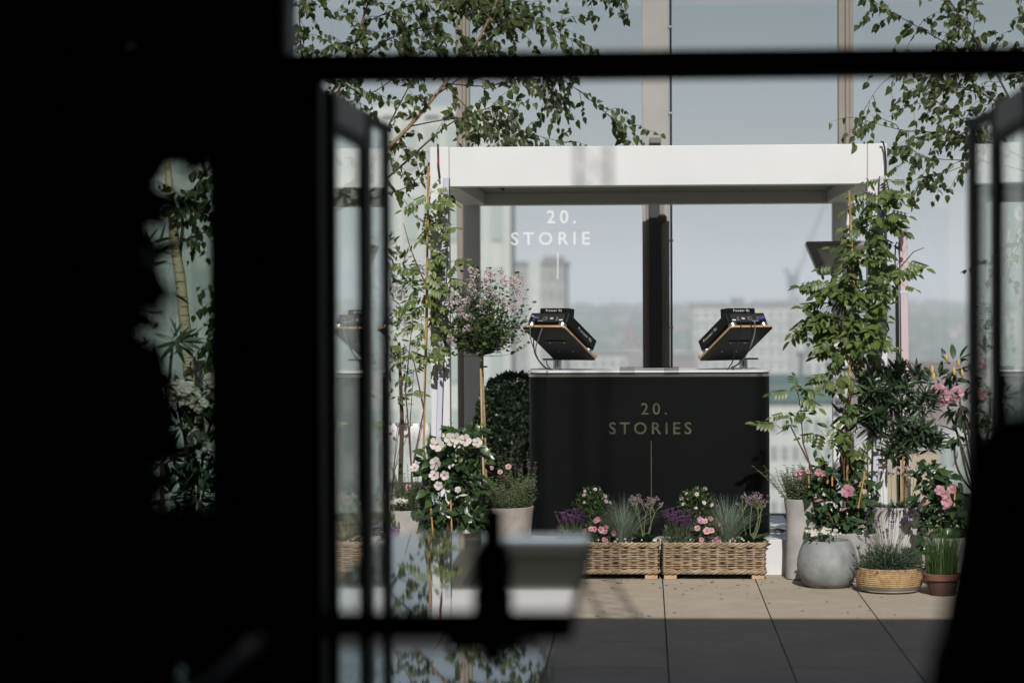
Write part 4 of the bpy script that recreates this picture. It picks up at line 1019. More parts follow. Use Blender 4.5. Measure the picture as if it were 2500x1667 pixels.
# --- mandevillas
MAN = [leaf_geo(.092, .056, 'ovate', .16, .2), leaf_geo(.082, .056, 'ovate', .25, .1), leaf_geo(.066, .042, 'ovate', .2, .25)]
YNG = [leaf_geo(.045, .018, 'ovate', .25, .2)]
def mandevilla(label, px, Y, zrim, prof, m, spots, petal, throat, fl, buds, cans, seed, nl):
    global rnd
    keep = rnd; rnd = random.Random(seed)
    root = V((gx(px, Y, 1350), Y, 0)); t = thing('potted_mandevilla', label, 'plant pot', root)
    pot(t, prof, m)
    lv = Leaves(t, MAN, L_mand); yg = Leaves(t, YNG, L_mandy, name='young_leaf'); st = MB()
    tw = sum(r * r for *_, r in spots)
    for x, y, r in spots:
        c = at(x, y, Y) - root; rr_ = r / S(Y)
        st.tube(curve_pts((rnd.uniform(-.05, .05), 0, zrim - .02), c, (rnd.uniform(-.04, .04), 0, 0)), .003, 5, False)
        for k in range(int(nl * r * r / tw)):
            u = runit(); p = c + V((u.x * rr_, u.y * rr_ * .9, u.z * rr_)) * rnd.uniform(.5, 1.05)
            d = V((u.x * .7, u.y * .6 - .25, u.z * .3 - .25)) + rv(.3)
            lv.put(p, d, V((u.x * .4, -.8, .8)) + rv(.35), 0, rnd.uniform(.65, 1.1))
        for k in range(int(5 * r / 40) + 2):
            u = runit(); p = c + V((u.x, u.y * .8 - .2, abs(u.z))) * rr_; yg.put(p, V((u.x * .5, -.2, 1)) + rv(.3), rv() + V((0, -1, 0)), 0, rnd.uniform(.6, 1.2))
    lv.done(); yg.done(); st.build('vine_stems', M_stem, t)
    fms = [flower_mesh('flower', .042, [petal, throat], petals=5, w=1.0, cup=.12, throat=.17, twist=.35), flower_mesh('flower', .038, [petal, throat], petals=5, w=.95, cup=.3, throat=.2, twist=.3)]
    put_flowers(t, 'flower', fms, [(at(x, y, Y - .16) - root, V((rnd.gauss(0, .3), -1, rnd.gauss(.25, .2))), s) for x, y, s in fl])
    for x, y in buds:
        MB().lathe([(.002, 0), (.005, .012), (.008, .035), (.004, .05), (.001, .056)], 8, Mx.Translation(at(x, y, Y - .17) - root) @ Mx.Rotation(R(rnd.uniform(60, 110)), 4, V((rnd.uniform(-.3, .3), 1, 0)))).build('bud', petal, t, True)
    for a, b, c, d in cans:
        MB().tube([at(a, b, Y - .1) - root, at(c, d, Y - .1) - root], .0055, 8).build('cane', M_bamboo, t, True)
    rnd = keep; return t
mandevilla('white-flowered mandevilla in an ochre-rimmed pot at the left of the booth', 1118, 15.0, .31, [(.11, 0), (.13, .006), (.155, .15), (.172, .27), (.180, .285), (.180, .325)], M_ochre,
           [(1060, 1110, 34), (1120, 1090, 40), (1165, 1110, 30), (1080, 1180, 46), (1145, 1180, 44), (1070, 1250, 42), (1140, 1250, 42), (1040, 1140, 26), (1115, 1140, 40), (1085, 1290, 24), (1160, 1060, 22), (1110, 1055, 20), (1165, 1290, 26)],
           M_petalw, M_petalhot, [(1066, 1084, 1.15), (1100, 1072, 1.0), (1111, 1070, 1.0), (1135, 1075, 1.1), (1064, 1132, 1.15), (1060, 1160, .9), (1165, 1080, .8), (1012, 1142, .8), (1085, 1160, .8), (1070, 1185, .7), (1118, 1195, .5)],
           [(1050, 1085), (1120, 1210)], [(1058, 1316, 1052, 1240), (1103, 1300, 1100, 1210)], 31, 520)
mandevilla('bushy mandevilla with one open pink flower behind the round grey pot', 2052, 15.55, .30, [(.09, 0), (.11, .006), (.125, .15), (.135, .28), (.135, .30)], M_concw,
           [(1990, 1160, 36), (2040, 1150, 40), (2090, 1150, 34), (2000, 1220, 44), (2060, 1220, 50), (2110, 1210, 34), (2010, 1280, 44), (2070, 1290, 46), (2050, 1340, 40), (2105, 1290, 30), (2000, 1330, 30)],
           M_petalp, M_petalhot, [(2070, 1198, 1.15), (1998, 1152, .6), (2010, 1155, .55)], [(2049, 1247), (1988, 1224)], [(1975, 1190, 1974, 1160), (2020, 1180, 2021, 1150), (2032, 1186, 2031, 1140), (2095, 1240, 2112, 1150)], 32, 560)
mandevilla('pink-flowered mandevilla in shade at the right, above the terracotta pot', 2308, 15.25, .30, [(.09, 0), (.11, .006), (.125, .15), (.135, .28), (.135, .30)], M_concw,
           [(2270, 1160, 34), (2310, 1180, 34), (2260, 1220, 34), (2310, 1240, 40), (2280, 1290, 40), (2330, 1290, 36), (2290, 1340, 34)],
           M_petalp, M_petalhot, [(2294, 1196, .8), (2308, 1206, .8), (2311, 1224, .9), (2323, 1195, .75)], [(2252, 1234), (2300, 1242)], [(2312, 1225, 2316, 1190), (2330, 1220, 2333, 1180)], 33, 360)
# --- terracotta pot with chives
Yc = 14.72; cp = thing('potted_chives', 'small weathered terracotta pot of grassy chives on the paving', 'plant pot', (gx(2300, Yc, 1430), Yc, 0))
pot(cp, [(.072, 0), (.076, .004), (.096, .093)], mat('stained_terracotta', (.12, .055, .04), .85, bump=.2, bscale=50, col2=(.055, .035, .03), scale=13), 'pot_body', soil=False)
pot(cp, [(.090, .0935), (.109, .0945), (.113, .13)], M_terra, 'pot_rim')
b = MB(); blades(b, (0, 0, .11), 420, .085, .30, .16, .0045, .2, 4); b.build('chive_leaves', L_grass, cp, kind='stuff')
# --- oleander standard with armeria underneath
Yo = 15.62; op = thing('potted_oleander', 'pale cylinder pot with a ball-headed oleander and pink thrift flowers', 'plant pot', (gx(2190, Yo, 1300), Yo, 0))
pot(op, [(.135, 0), (.15, .006), (.160, .12), (.166, .30), (.170, .46)], mat('pot_chalk_white', (.50, .48, .47), .75, var=.12, scale=6, bump=.12, bscale=60))
oroot = op.location.copy()
tk = [at(2212, 1250, Yo) - oroot, at(2213, 1160, Yo) - oroot, at(2216, 1075, Yo) - oroot, at(2214, 1020, Yo) - oroot]
MB().tube(tk, [.016, .014, .013, .01], 10).build('trunk', mat('oleander_bark', (.16, .12, .08), .8, var=.3, scale=30), op, True)
MB().tube([at(2203, 1240, Yo - .05) - oroot, at(2205, 1070, Yo - .05) - oroot], .006, 8).build('cane', M_bamboo, op, True)
OLE = [leaf_geo(.12, .024, 'lance', .25, .15), leaf_geo(.10, .022, 'lance', .3, .3), leaf_geo(.11, .020, 'lance', .2, .0)]
lv = Leaves(op, OLE, L_ole, cap=300); ob = MB()
for (x, y, r) in [(2140, 1000, 40), (2190, 970, 48), (2245, 985, 40), (2170, 1040, 50), (2230, 1050, 50), (2130, 950, 34), (2215, 930, 36), (2260, 1085, 34), (2190, 1095, 40), (2105, 1030, 26), (2180, 920, 30)]:
    c = at(x, y, Yo) - oroot; rr_ = r / S(Yo); ob.tube(curve_pts(tk[2], c, rv(.02)), .004, 5, False)
    for k in range(12):
        u = runit(); q = c + V((u.x, u.y, u.z * .8)) * rr_ * .7; dr = (V((u.x, u.y, u.z * .6 + .75)) + rv(.2)).normalized(); ob.tube([c, q], .002, 4, False)
        for j in range(3):
            a0_ = rnd.random() * 6
            for i in range(4):
                an = a0_ + i * 1.57; e = dr.orthogonal().normalized(); e = Mx.Rotation(an, 3, dr) @ e
                lv.put(q + dr * (.018 * j), dr * (.35 + .35 * j) + e, dr, 0, rnd.uniform(.6, 1.0))
for k in range(16):      # side shoot stretching left
    tt = k / 15; q = at(2140, 1060, Yo).lerp(at(2052, 1010, Yo), tt) - oroot; s = 1 if k % 2 else -1
    lv.put(q, V((-.7, -.2, .75 * s + .2)), V((0, -1, .3)), 0, .95)
ob.build('branches', M_bark, op)
lv.done()
b = MB()
for k in range(460):
    a = rnd.uniform(0, 6.28); q = sqrt(rnd.random()) * .16; g = leaf_geo(.085, .008, 'lance', .2, .5)
    b.add(*g, Mx.Translation((cos(a) * q, sin(a) * q, .45)) @ orient(V((cos(a) * .9, sin(a) * .9, rnd.uniform(-.2, 1.3))), V((0, 0, 1))) @ Mx.Scale(rnd.uniform(.6, 1.2), 4))
b.build('thrift_leaves', L_grass, op, kind='stuff')
st = MB()
for x, y in [(2111, 1146), (2153, 1154), (2175, 1158), (2188, 1156), (2207, 1163), (2193, 1146), (2212, 1146), (2232, 1154), (2252, 1157), (2265, 1166), (2145, 1137), (2225, 1150)]:
    c = at(x, y, Yo - rnd.uniform(0, .14)) - oroot; st.tube([(c.x * .85, c.y * .6, .45), c], .0018, 4, False); f = MB()
    for k in range(40):
        u = runit(); u.z = abs(u.z); f.add(*leaf_geo(.012, .010, 'lite', .1, .1), Mx.Translation(u * .012) @ orient(u + rv(.3), rv()))
    f.build('thrift_flower', M_petallil, op, M=Mx.Translation(c))
st.build('thrift_stalks', M_stem, op)
# --- grey pot at the left with candytuft, pink diascia and trailing purple
Yg = 15.4; gp = thing('potted_bedding_flowers', 'tall pale grey pot of mixed bedding flowers behind the left door leaf', 'plant pot', (gx(985, Yg, 1300), Yg, 0))
pot(gp, [(.12, 0), (.135, .006), (.152, .15), (.160, .35), (.168, .46)], M_concw)
candytuft(gp, (-.01, -.13, .48), .055, 12, 120)
sprigs(gp, (.06, 0, .44), .12, .34, 40, .018, L_shrub, .4, name='bush_leaves')
diascia_part(gp, (.10, -.02, .56), .09, 520, 3)
put_flowers(gp, 'flower', M_dia, [(at(1041, 1182, Yg - .12) - gp.location, (0, -1, .2), 1.2), (at(1050, 1170, Yg - .12) - gp.location, (.2, -1, .2), 1.1)])
lv = Leaves(gp, [leaf_geo(.03, .02, 'round', .2, .3)], L_shrub, name='trailing_leaf', cap=60)
M_pans = flower_mesh('flower', .02, [M_petalpur, M_purdark], petals=5, w=1.2)
for k in range(46):
    lv.put(V((-.06 + rnd.gauss(0, .03), -.17, .46 - rnd.random() * .26)), V((rnd.gauss(0, .4), -.3, -1)), V((0, -1, 0)), 0, rnd.uniform(.6, 1.2))
lv.done()
put_flowers(gp, 'flower', [M_pans], [(V((-.06 + rnd.gauss(0, .035), -.19, .44 - rnd.random() * .3)), (rnd.gauss(0, .3), -1, 0), 1) for _ in range(14)])
for k in range(5):
    x0 = rnd.uniform(-.1, .05); MB().tube([(x0, 0, .45), (x0 + .02, 0, .7), (x0 + .05 + .02 * k, 0, 1.0 + .1 * (k % 2))], .0022, 5).build('bare_stem', M_redstem, gp)
# --- lilac standard
Yi = 15.6; li = thing('potted_lilac', 'beige pot with a lollipop lilac tree in bloom and catmint beneath', 'plant pot', (gx(1227, Yi, 1300), Yi, 0)); lr = li.location.copy()
pot(li, [(.155, 0), (.17, .006), (.178, .12), (.186, .30), (.197, .42), (.205, .462)], M_concb)
tk = [at(1188, 1235, Yi) - lr, at(1184, 1060, Yi) - lr, at(1177, 900, Yi) - lr, at(1176, 868, Yi) - lr]
MB().tube(tk, [.009, .009, .0095, .013], 10).build('trunk', mat('lilac_bark', (.26, .19, .10), .75, var=.35, scale=30, bump=.3), li, True)
MB().tube([at(1183, 1240, Yi - .03) - lr, at(1177, 1060, Yi - .03) - lr, at(1173, 880, Yi - .03) - lr], .006, 8).build('cane', mat('pale_cane', (.48, .36, .19), .6, var=.15), li, True)
for y in (1110, 895): MB().tube([at(1172, y, Yi - .04) - lr, at(1190, y, Yi - .04) - lr], .0055, 6).build('tie', M_rub, li)
top = tk[-1]; lb = MB(); ll = MB(); LG = [leaf_geo(.040, .027, 'ovate', .2, .2), leaf_geo(.033, .024, 'ovate', .3, .1)]
llv = Leaves(li, LG, L_lil, cap=300)
for k in range(115):
    a = rnd.uniform(0, 6.28); q = rnd.random() ** .5; zt_ = rnd.uniform(.18, .55) * (1.1 - .36 * q); rad = .285 * q
    e = top + V((cos(a) * rad, sin(a) * rad, zt_)); mid = top + V((cos(a) * rad * .9, sin(a) * rad * .9, zt_ * .35)); P = [((1 - s) ** 2) * top + 2 * s * (1 - s) * mid + s * s * e for s in [i / 8 for i in range(9)]]
    lb.tube(P, [.0032 - .0024 * i / 8 for i in range(9)], 4, False)
    for i in range(2, 9):
        for j in range(4 if i > 3 else 2):
            p = P[i] + rv(.018); llv.put(p, V((cos(a + rnd.uniform(-1.6, 1.6)), sin(a + rnd.uniform(-1.6, 1.6)), rnd.uniform(-.3, .8))), V((0, -.4, 1)) + rv(.5), 0, rnd.uniform(.45, 1.0))
for dx, dz, s in ((.30, .08, 1), (.33, .34, 1), (-.27, .06, 1), (.26, .20, 1), (.29, .42, 1), (-.05, .57, 1), (.05, .56, 1), (.22, .53, 1), (-.12, .54, 1)):   # stray whips
    e = top + V((dx, rnd.uniform(-.1, .1), dz)); mid = top + V((dx * .75, 0, -.02 if dz < .1 else dz * .3)); P = [((1 - s_) ** 2) * top + 2 * s_ * (1 - s_) * mid + s_ * s_ * e for s_ in [i / 10 for i in range(11)]]
    lb.tube(P, [.0026 - .0018 * i / 10 for i in range(11)], 4, False)
    for i in range(5, 11):
        for j in (0, 1): llv.put(P[i], V((rnd.gauss(0, 1), rnd.gauss(0, .6), .5)), rv() + V((0, 0, 1)), 0, rnd.uniform(.5, .9))
lb.build('branches', M_bark, li); llv.done(lambda M: M.translation.y)
def panicle(t, pos, d, L, r, m, n=90):
    f = MB(); d = V(d).normalized()
    for k in range(n):
        tt = rnd.random(); u = runit(); p = d * (L * tt) + u * r * (1 - .75 * tt); f.add(*leaf_geo(.011, .011, 'lite', .1, 0), Mx.Translation(p) @ orient(u + rv(.4), rv()))
    f.build('flower_cluster', m, t, M=Mx.Translation(pos))
for x, y in [(1145, 680), (1152, 700), (1160, 712), (1187, 690), (1186, 706), (1225, 668), (1232, 690), (1240, 685), (1266, 680), (1262, 694), (1135, 735), (1160, 662), (1250, 700), (1192, 668), (1102, 830), (1098, 740), (1112, 720), (1205, 672), (1122, 762), (1150, 775), (1232, 742), (1256, 752), (1175, 745), (1212, 725), (1140, 800), (1270, 720)]:
    panicle(li, at(x, y + 6, Yi - .16 - rnd.uniform(0, .05)) - lr, V((rnd.gauss(0, .6), rnd.gauss(0, .4), .8)), .05, .026, M_petalpale, 85)
sprigs(li, (.03, -.03, .44), .20, .22, 150, .021, L_thy, .5); sprigs(li, (.10, 0, .44), .07, .38, 16, .019, L_thy, .3); sprigs(li, (-.13, -.05, .44), .05, .36, 9, .019, L_thy, .2)
lavender_part(li, (.15, -.03, .45), .07, .14, 5, 120, .03, mat_s=M_petalpur, up=.8); lavender_part(li, (-.10, -.08, .45), .09, .11, 4, 160, .03, mat_s=M_petallil)
put_flowers(li, 'flower', M_dia, [(at(1241, 1139, Yi - .15) - lr, (0, -1, .5), .9), (at(1221, 1152, Yi - .15) - lr, (0, -1, .5), .8), (at(1200, 1142, Yi - .15) - lr, (0, -1, .5), .8)])
# --- climbing wisteria, left and right posts
def wist_leaf(L=.20, n=5, lw=.036, ll=.075):
    b = MB(); b.tube([(0, 0, 0), (0, L * .5, .01), (0, L, -.03 * L)], .0012, 3, False)
    for k in range(n):
        t = .25 + .7 * k / n
        for s in (-1, 1): b.add(*leaf_geo(ll, lw, 'lance', .2, .25), Mx.Translation((0, L * t, .01)) @ orient(V((s * .95, .45, -.3)), V((0, 0, 1))) @ Mx.Scale(1 - .25 * abs(t - .5), 4))
    b.add(*leaf_geo(ll * 1.05, lw, 'lance', .2, .25), Mx.Translation((0, L, -.02 * L))); return b
def wisteria(label, px, Y, prof, pm, blobs, stems, pole, m, seed, sc=1.0, dense=1.0):
    global rnd
    keep = rnd; rnd = random.Random(seed); root = V((gx(px, Y, 1350), Y, 0)); t = thing('potted_wisteria', label, 'climbing plant', root)
    pot(t, prof, pm)
    me = [wist_leaf(.17, 4).mesh('leaf', m, True), wist_leaf(.13, 3, .034, .066).mesh('leaf', m, True), wist_leaf(.20, 4, .040, .080).mesh('leaf', m, True)]
    sb = MB()
    for pts in stems:
        P = [at(a, b, Y - .02 + rnd.uniform(-.03, .03)) - root for a, b in pts]; Q = []
        for i in range(len(P) - 1): Q += [P[i].lerp(P[i + 1], k / 3) for k in range(3)]
        Q.append(P[-1]); sb.tube(Q, [.006 - .004 * i / (len(Q) - 1) for i in range(len(Q))], 6, False)
    for x, y, r, n in blobs:
        c = at(x, y, Y) - root; rr_ = r / S(Y)
        for k in range(int(n * dense + .5)):
            u = runit(); p = c + V((u.x * rr_, u.y * rr_, u.z * rr_)) * .5; d = V((u.x * 1.1, u.y * .8 - .35, u.z * .35 - .25)) + rv(.2)
            link('leaf', rnd.choice(me), t, Mx.Translation(p) @ orient(d, V((rnd.gauss(0, .35), -.75, .9))) @ Mx.Scale(sc * rnd.uniform(.55, .95), 4))
            sb.tube([c, p], .0016, 3, False)
    sb.build('twining_stems', M_redstem, t)
    P = [at(a, b, Y - .03) - root for a, b in pole]; cane = MB().tube(P, .0072, 8).build('cane', M_bamboo, t, True)
    for i in range(1, len(P) * 4):
        tt = i / (len(P) * 4) * (len(P) - 1); k = min(int(tt), len(P) - 2); q = P[k].lerp(P[k + 1], tt - k); MB().lathe([(.0074, -.002), (.0088, 0), (.0074, .002)], 10, Mx.Translation(q)).build('cane_node', M_bamboo, cane, True)
    rnd = keep; return t
wisteria('leafy wisteria climbing a cane up the right front post', 2090, 15.5, [(.10, 0), (.12, .006), (.135, .15), (.145, .30)], M_concw,
         [(2160, 445, 28, 5), (2140, 480, 38, 8), (2155, 520, 34, 7), (2112, 545, 32, 5), (2135, 570, 32, 5), (2100, 620, 44, 8), (2120, 640, 40, 7), (2050, 650, 26, 2), (2075, 690, 50, 9), (2030, 690, 34, 4),
          (2030, 740, 56, 10), (2100, 740, 56, 11), (2125, 780, 36, 6), (1995, 780, 40, 7), (2050, 800, 56, 11), (2110, 820, 46, 9), (1970, 815, 28, 4), (2060, 850, 44, 8), (2120, 850, 28, 4), (2195, 640, 34, 5), (2200, 690, 24, 3),
          (2000, 930, 24, 2), (2035, 912, 24, 3), (1945, 955, 30, 4), (1930, 1015, 26, 3), (1905, 1045, 20, 2), (2010, 1060, 28, 2), (2060, 1060, 24, 3), (2100, 1000, 24, 2), (2075, 990, 20, 2), (2085, 1090, 28, 3)],
         [[(2080, 1380), (2060, 1150), (2070, 1000), (2090, 920), (2050, 850), (2060, 700), (2110, 600), (2150, 480)], [(2080, 1380), (2000, 1200), (1960, 1080), (1955, 990), (1945, 950)], [(2060, 1150), (2045, 1050), (2075, 960), (2050, 900), (2020, 860)],
          [(1975, 1130), (1930, 1040), (1895, 1060)], [(2110, 600), (2170, 690), (2200, 650), (2230, 615), (2256, 605)], [(2090, 920), (2120, 800), (2140, 650), (2165, 520)]],
         [(2067, 1390), (2070, 1000), (2084, 690), (2073, 466)], L_wistd, 41, 1.0, 1.65)
wisteria('airy wisteria climbing a cane up the left front post', 1015, 15.55, [(.10, 0), (.12, .006), (.135, .15), (.145, .30)], M_concb,
         [(1052, 470, 20, 4), (1044, 500, 24, 4), (1055, 545, 22, 3), (1040, 560, 24, 3), (1050, 610, 26, 3), (1030, 655, 36, 6), (1000, 650, 24, 3), (1040, 700, 34, 6), (1048, 740, 32, 5), (1030, 780, 34, 5), (1050, 800, 28, 4), (1085, 690, 22, 3), (1090, 567, 16, 2), (1010, 740, 26, 3), (985, 850, 22, 3), (1000, 870, 24, 3), (1040, 850, 24, 3), (1100, 640, 16, 2), (1060, 850, 20, 2), (1005, 920, 20, 2), (1000, 960, 16, 1)],
         [[(1010, 1380), (1005, 1150), (1035, 1000), (1042, 850), (1045, 700), (1042, 550), (1050, 430)], [(1005, 1150), (990, 950), (1000, 850), (1010, 760)], [(1035, 1000), (1010, 880), (985, 840)], [(1042, 700), (1015, 640), (1000, 600), (985, 545)], [(1010, 1250), (1000, 1050), (1010, 900)], [(1045, 800), (1090, 700), (1120, 640)]],
         [(1030, 1390), (1035, 1060), (1042, 700), (1046, 405)], L_wist, 42, .82, 1.25)
# --- loose shrub with pale blossom behind the left post
Ys = 17.4; sh = thing('potted_blossom_shrub', 'blurred shrub with creamy pink blossom left of the left post', 'shrub', (gx(975, Ys, 1000), Ys, 0)); sr = sh.location.copy()
pot(sh, [(.16, 0), (.18, .006), (.2, .25), (.21, .4)], M_conc)
MB().tube([(0, 0, .38), (.02, 0, .9), (.0, 0, 1.5)], [.018, .015, .01], 8).build('trunk', M_bark, sh, True)
lv = Leaves(sh, [leaf_geo(.07, .022, 'lance', .2, .2)], L_shrub, cap=300)
for x, y, r in [(975, 650, 45), (960, 720, 50), (1000, 690, 34), (960, 800, 45), (985, 770, 34), (950, 880, 44), (970, 960, 40), (940, 600, 34)]:
    c = at(x, y, Ys) - sr; rr_ = r / S(Ys)
    for k in range(52):
        u = runit(); lv.put(c + u * rr_ * rnd.uniform(.4, 1), u + V((0, 0, .3)) + rv(.4), rv() + V((0, -.5, 1)), 0, rnd.uniform(.6, 1.1))
lv.done()
for x, y in [(965, 690), (985, 700), (975, 712), (990, 770), (1000, 790), (985, 800), (950, 740), (1010, 855), (945, 680)]: panicle(sh, at(x, y, Ys - .15) - sr, (0, -.3, -1), .07, .03, M_petalpale, 70)
# --- dark clipped hedge behind the booth's left end
Yd = 17.5; hg = thing('clipped_hedge', 'dark rounded evergreen bush behind the left end of the booth', 'bush', (gx(1258, Yd, 1000), Yd, 0)); hr = hg.location.copy()
MB().bbox(-.24, .24, -.24, .24, 0, .36, .01).build('planter_box', M_coldark, hg)
b = MB(); HG = [leaf_geo(.040, .024, 'lite', .2, .2)]
ztop = at(1240, 915, Yd).z
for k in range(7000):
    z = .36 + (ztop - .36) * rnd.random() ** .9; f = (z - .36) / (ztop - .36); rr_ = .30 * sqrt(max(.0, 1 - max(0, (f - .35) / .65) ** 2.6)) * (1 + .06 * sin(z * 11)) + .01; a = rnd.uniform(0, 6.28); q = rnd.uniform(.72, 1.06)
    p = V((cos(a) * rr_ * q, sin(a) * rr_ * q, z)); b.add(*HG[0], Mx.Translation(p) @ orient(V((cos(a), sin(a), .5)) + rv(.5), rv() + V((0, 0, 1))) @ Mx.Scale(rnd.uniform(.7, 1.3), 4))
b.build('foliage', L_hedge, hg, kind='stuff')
MB().lathe([(.04, .34), (.22, .4), (.22, ztop - .35), (.15, ztop - .14), (.05, ztop - .06)], 14).build('shaded_core', mat('hedge_core_shade', (.010, .014, .009), .9), hg, True)  # solid core coloured near-black for the shade among the leaves
# --- rhododendrons: pink at right, white at left
RHO = [leaf_geo(.13, .045, 'lance', .2, .2), leaf_geo(.11, .04, 'lance', .3, .25)]
def rhodo(label, px, Y, spots, cl, buds, pet, thr, seed, potz):
    global rnd
    keep = rnd; rnd = random.Random(seed); root = V((gx(px, Y, 1000), Y, 0)); t = thing('potted_rhododendron', label, 'shrub', root)
    pot(t, [(.16, 0), (.19, .008), (.21, potz * .5), (.23, potz)], M_coldark)
    lv = Leaves(t, RHO, L_rho); st = MB()
    for x, y, r, n in spots:
        c = at(x, y, Y) - root; rr_ = r / S(Y); st.tube(curve_pts((0, 0, potz), c, rv(.04)), .008, 6, False)
        for k in range(n):
            u = runit(); lv.put(c + u * rr_ * rnd.uniform(.2, .7), u + V((0, 0, .1)) + rv(.3), u + V((0, -.3, 1)), 0, rnd.uniform(.7, 1.1))
    lv.done(); st.build('stems', M_bark, t)
    fm = [flower_mesh('flower', .027, [pet, thr], petals=5, w=1.1, cup=.3, throat=.2)]
    for x, y in cl:
        c = at(x, y, Y - .18) - root
        put_flowers(t, 'flower', fm, [(c + V((u.x * .045, -abs(u.y) * .035, u.z * .04)), V((u.x, -.8, u.z + .2)), rnd.uniform(.8, 1.1)) for u in (runit() for _ in range(9))])
    for x, y in buds: MB().lathe([(.003, -.018), (.010, -.008), (.013, .008), (.009, .028), (.002, .042)], 10, Mx.Translation(at(x, y, Y - .15) - root) @ Mx.Rotation(rnd.uniform(-.2, .2), 4, 'Y')).build('bud', M_bud, t, True)
    rnd = keep
rhodo('pink rhododendron with upright yellow buds behind the right door leaf', 2385, 16.6, [(2290, 930, 46, 20), (2330, 900, 46, 22), (2380, 930, 50, 20), (2350, 990, 50, 22), (2390, 1060, 50, 20), (2340, 1060, 40, 12), (2430, 980, 50, 20), (2420, 870, 40, 14), (2330, 1090, 30, 6)],
      [(2290, 955), (2302, 972), (2338, 962), (2390, 890), (2388, 965)], [(2311, 877), (2276, 907), (2279, 924), (2340, 890), (2350, 915), (2330, 910), (2392, 863)], M_petalrho, M_petalhot, 51, .45)
rhodo('white rhododendron with yellow buds at the foot of the banded birch', 480, 13.9, [(430, 970, 40, 14), (480, 985, 46, 18), (540, 970, 40, 16), (440, 1040, 56, 34), (530, 1050, 56, 34), (480, 1120, 66, 40), (550, 1130, 56, 30), (420, 1120, 56, 30), (480, 1210, 70, 40), (550, 1220, 60, 30), (420, 1210, 60, 30), (450, 1300, 60, 26), (540, 1300, 60, 26)],
      [(425, 955), (440, 950), (462, 955), (490, 985), (520, 930), (530, 950), (545, 965), (555, 930), (410, 960), (520, 1090), (480, 1070)], [(517, 962), (537, 981), (554, 987)], M_petalw, M_petalcr, 52, .5)
# --- lounge seat behind the left plants and chair by the birch
lo = thing('lounge_chair', 'white cushioned lounge chair, blurred, beyond the left plants', 'chair', (gx(985, 18.2, 1050), 18.2, 0))
zc = at(985, 1032, 18.2).z
def cushion(t, nm, hx, hy, z0, z1, m, M=None):
    P = []; b = MB(); n = 10
    for iz in range(7):
        t_ = iz / 6; k = sin(pi * (0.08 + .84 * t_)) ** .45; P.append((k, z0 + (z1 - z0) * t_))
    rings = []; 
    for k, z in P:
        rr2 = rrect(hx * (.82 + .18 * k), -hy * (.75 + .25 * k), hy * (.75 + .25 * k), min(hx, hy) * .45, 5); rings.append([(x, y, z) for x, y in rr2])
    m_ = len(rings[0]); vs = [p for r_ in rings for p in r_]
    b.add(vs, [(i * m_ + k, i * m_ + (k + 1) % m_, (i + 1) * m_ + (k + 1) % m_, (i + 1) * m_ + k) for i in range(6) for k in range(m_)] + [tuple(range(m_))[::-1], tuple(6 * m_ + k for k in range(m_))], M)
    b.build(nm, m, t, True)
cushion(lo, 'back_cushion', .21, .09, zc - .13, zc, M_white)
cushion(lo, 'seat_cushion', .2, .2, .30, .42, M_coldark)
for sx in (-.2, .2):
    for sy in (-.18, .18): MB().tube([(sx, sy, 0), (sx, sy, .32)], .015, 8).build('leg', M_coldark, lo)
for x in (-.2, .17): MB().bbox(x, x + .03, .1, .13, .32, zc - .03, .006).build('back_frame', M_colm2, lo)
wv = thing('woven_chair', 'grey woven chair back beside the banded birch trunk', 'chair', (gx(525, 15.6, 920), 15.6, 0))
M_weave = mat('grey_woven_fabric', (.30, .27, .24), .9, var=.3, scale=60, bump=.6, bscale=160)
zt = at(540, 880, 15.6).z
cushion(wv, 'back_shell', .19, .12, zt - .55, zt, M_weave); cushion(wv, 'seat', .22, .22, .32, .45, M_weave)
for sx in (-.16, .16):
    for sy in (-.14, .14): MB().tube([(sx * 1.2, sy * 1.2, 0), (sx, sy, .34)], .014, 8).build('leg', M_coldark, wv)
# --- twigs of an oleander close to the window (sharp dark leaves in front of the birch)
Yv = 13.0; ov = thing('potted_oleander', 'dark oleander spray in front of the banded birch trunk', 'shrub', (gx(395, Yv, 900), Yv, 0)); vr = ov.location.copy()
pot(ov, [(.12, 0), (.14, .006), (.16, .2), (.17, .36)], M_coldark)
MB().tube([(0, 0, .33), (.0, 0, .9), at(420, 850, Yv) - vr], [.014, .012, .008], 8).build('stem', M_bark, ov)
lv = Leaves(ov, [leaf_geo(.15, .026, 'lance', .2, .1), leaf_geo(.13, .022, 'lance', .2, .2)], L_ole)
c = at(432, 828, Yv) - vr
for dx, dz, s in [(1, .75, 1.15), (.9, .55, 1), (1.1, .1, 1), (1, -.15, 1.05), (.9, -.35, 1), (.7, -.8, .9), (.55, -1.1, .9), (.5, 1.1, .8), (.1, 1, .8), (-.4, 1, .9), (-.9, .4, 1), (-1, -.2, 1), (-.6, -.7, 1), (.3, -1, .9), (1, .35, .8), (-.2, 1.1, .8), (1, -.5, .9), (.8, .9, .8)]:
    lv.put(c + V((rnd.gauss(0, .012), 0, rnd.gauss(0, .012))), V((dx, rnd.uniform(-.3, .3), dz)), V((0, -1, .4)), 0, s)
for k in range(60):
    u = runit(); lv.put(at(370 + rnd.gauss(0, 25), 700 + rnd.uniform(-120, 300), Yv) - vr, u + V((0, 0, .4)), rv(), 0, rnd.uniform(.7, 1))
lv.done()

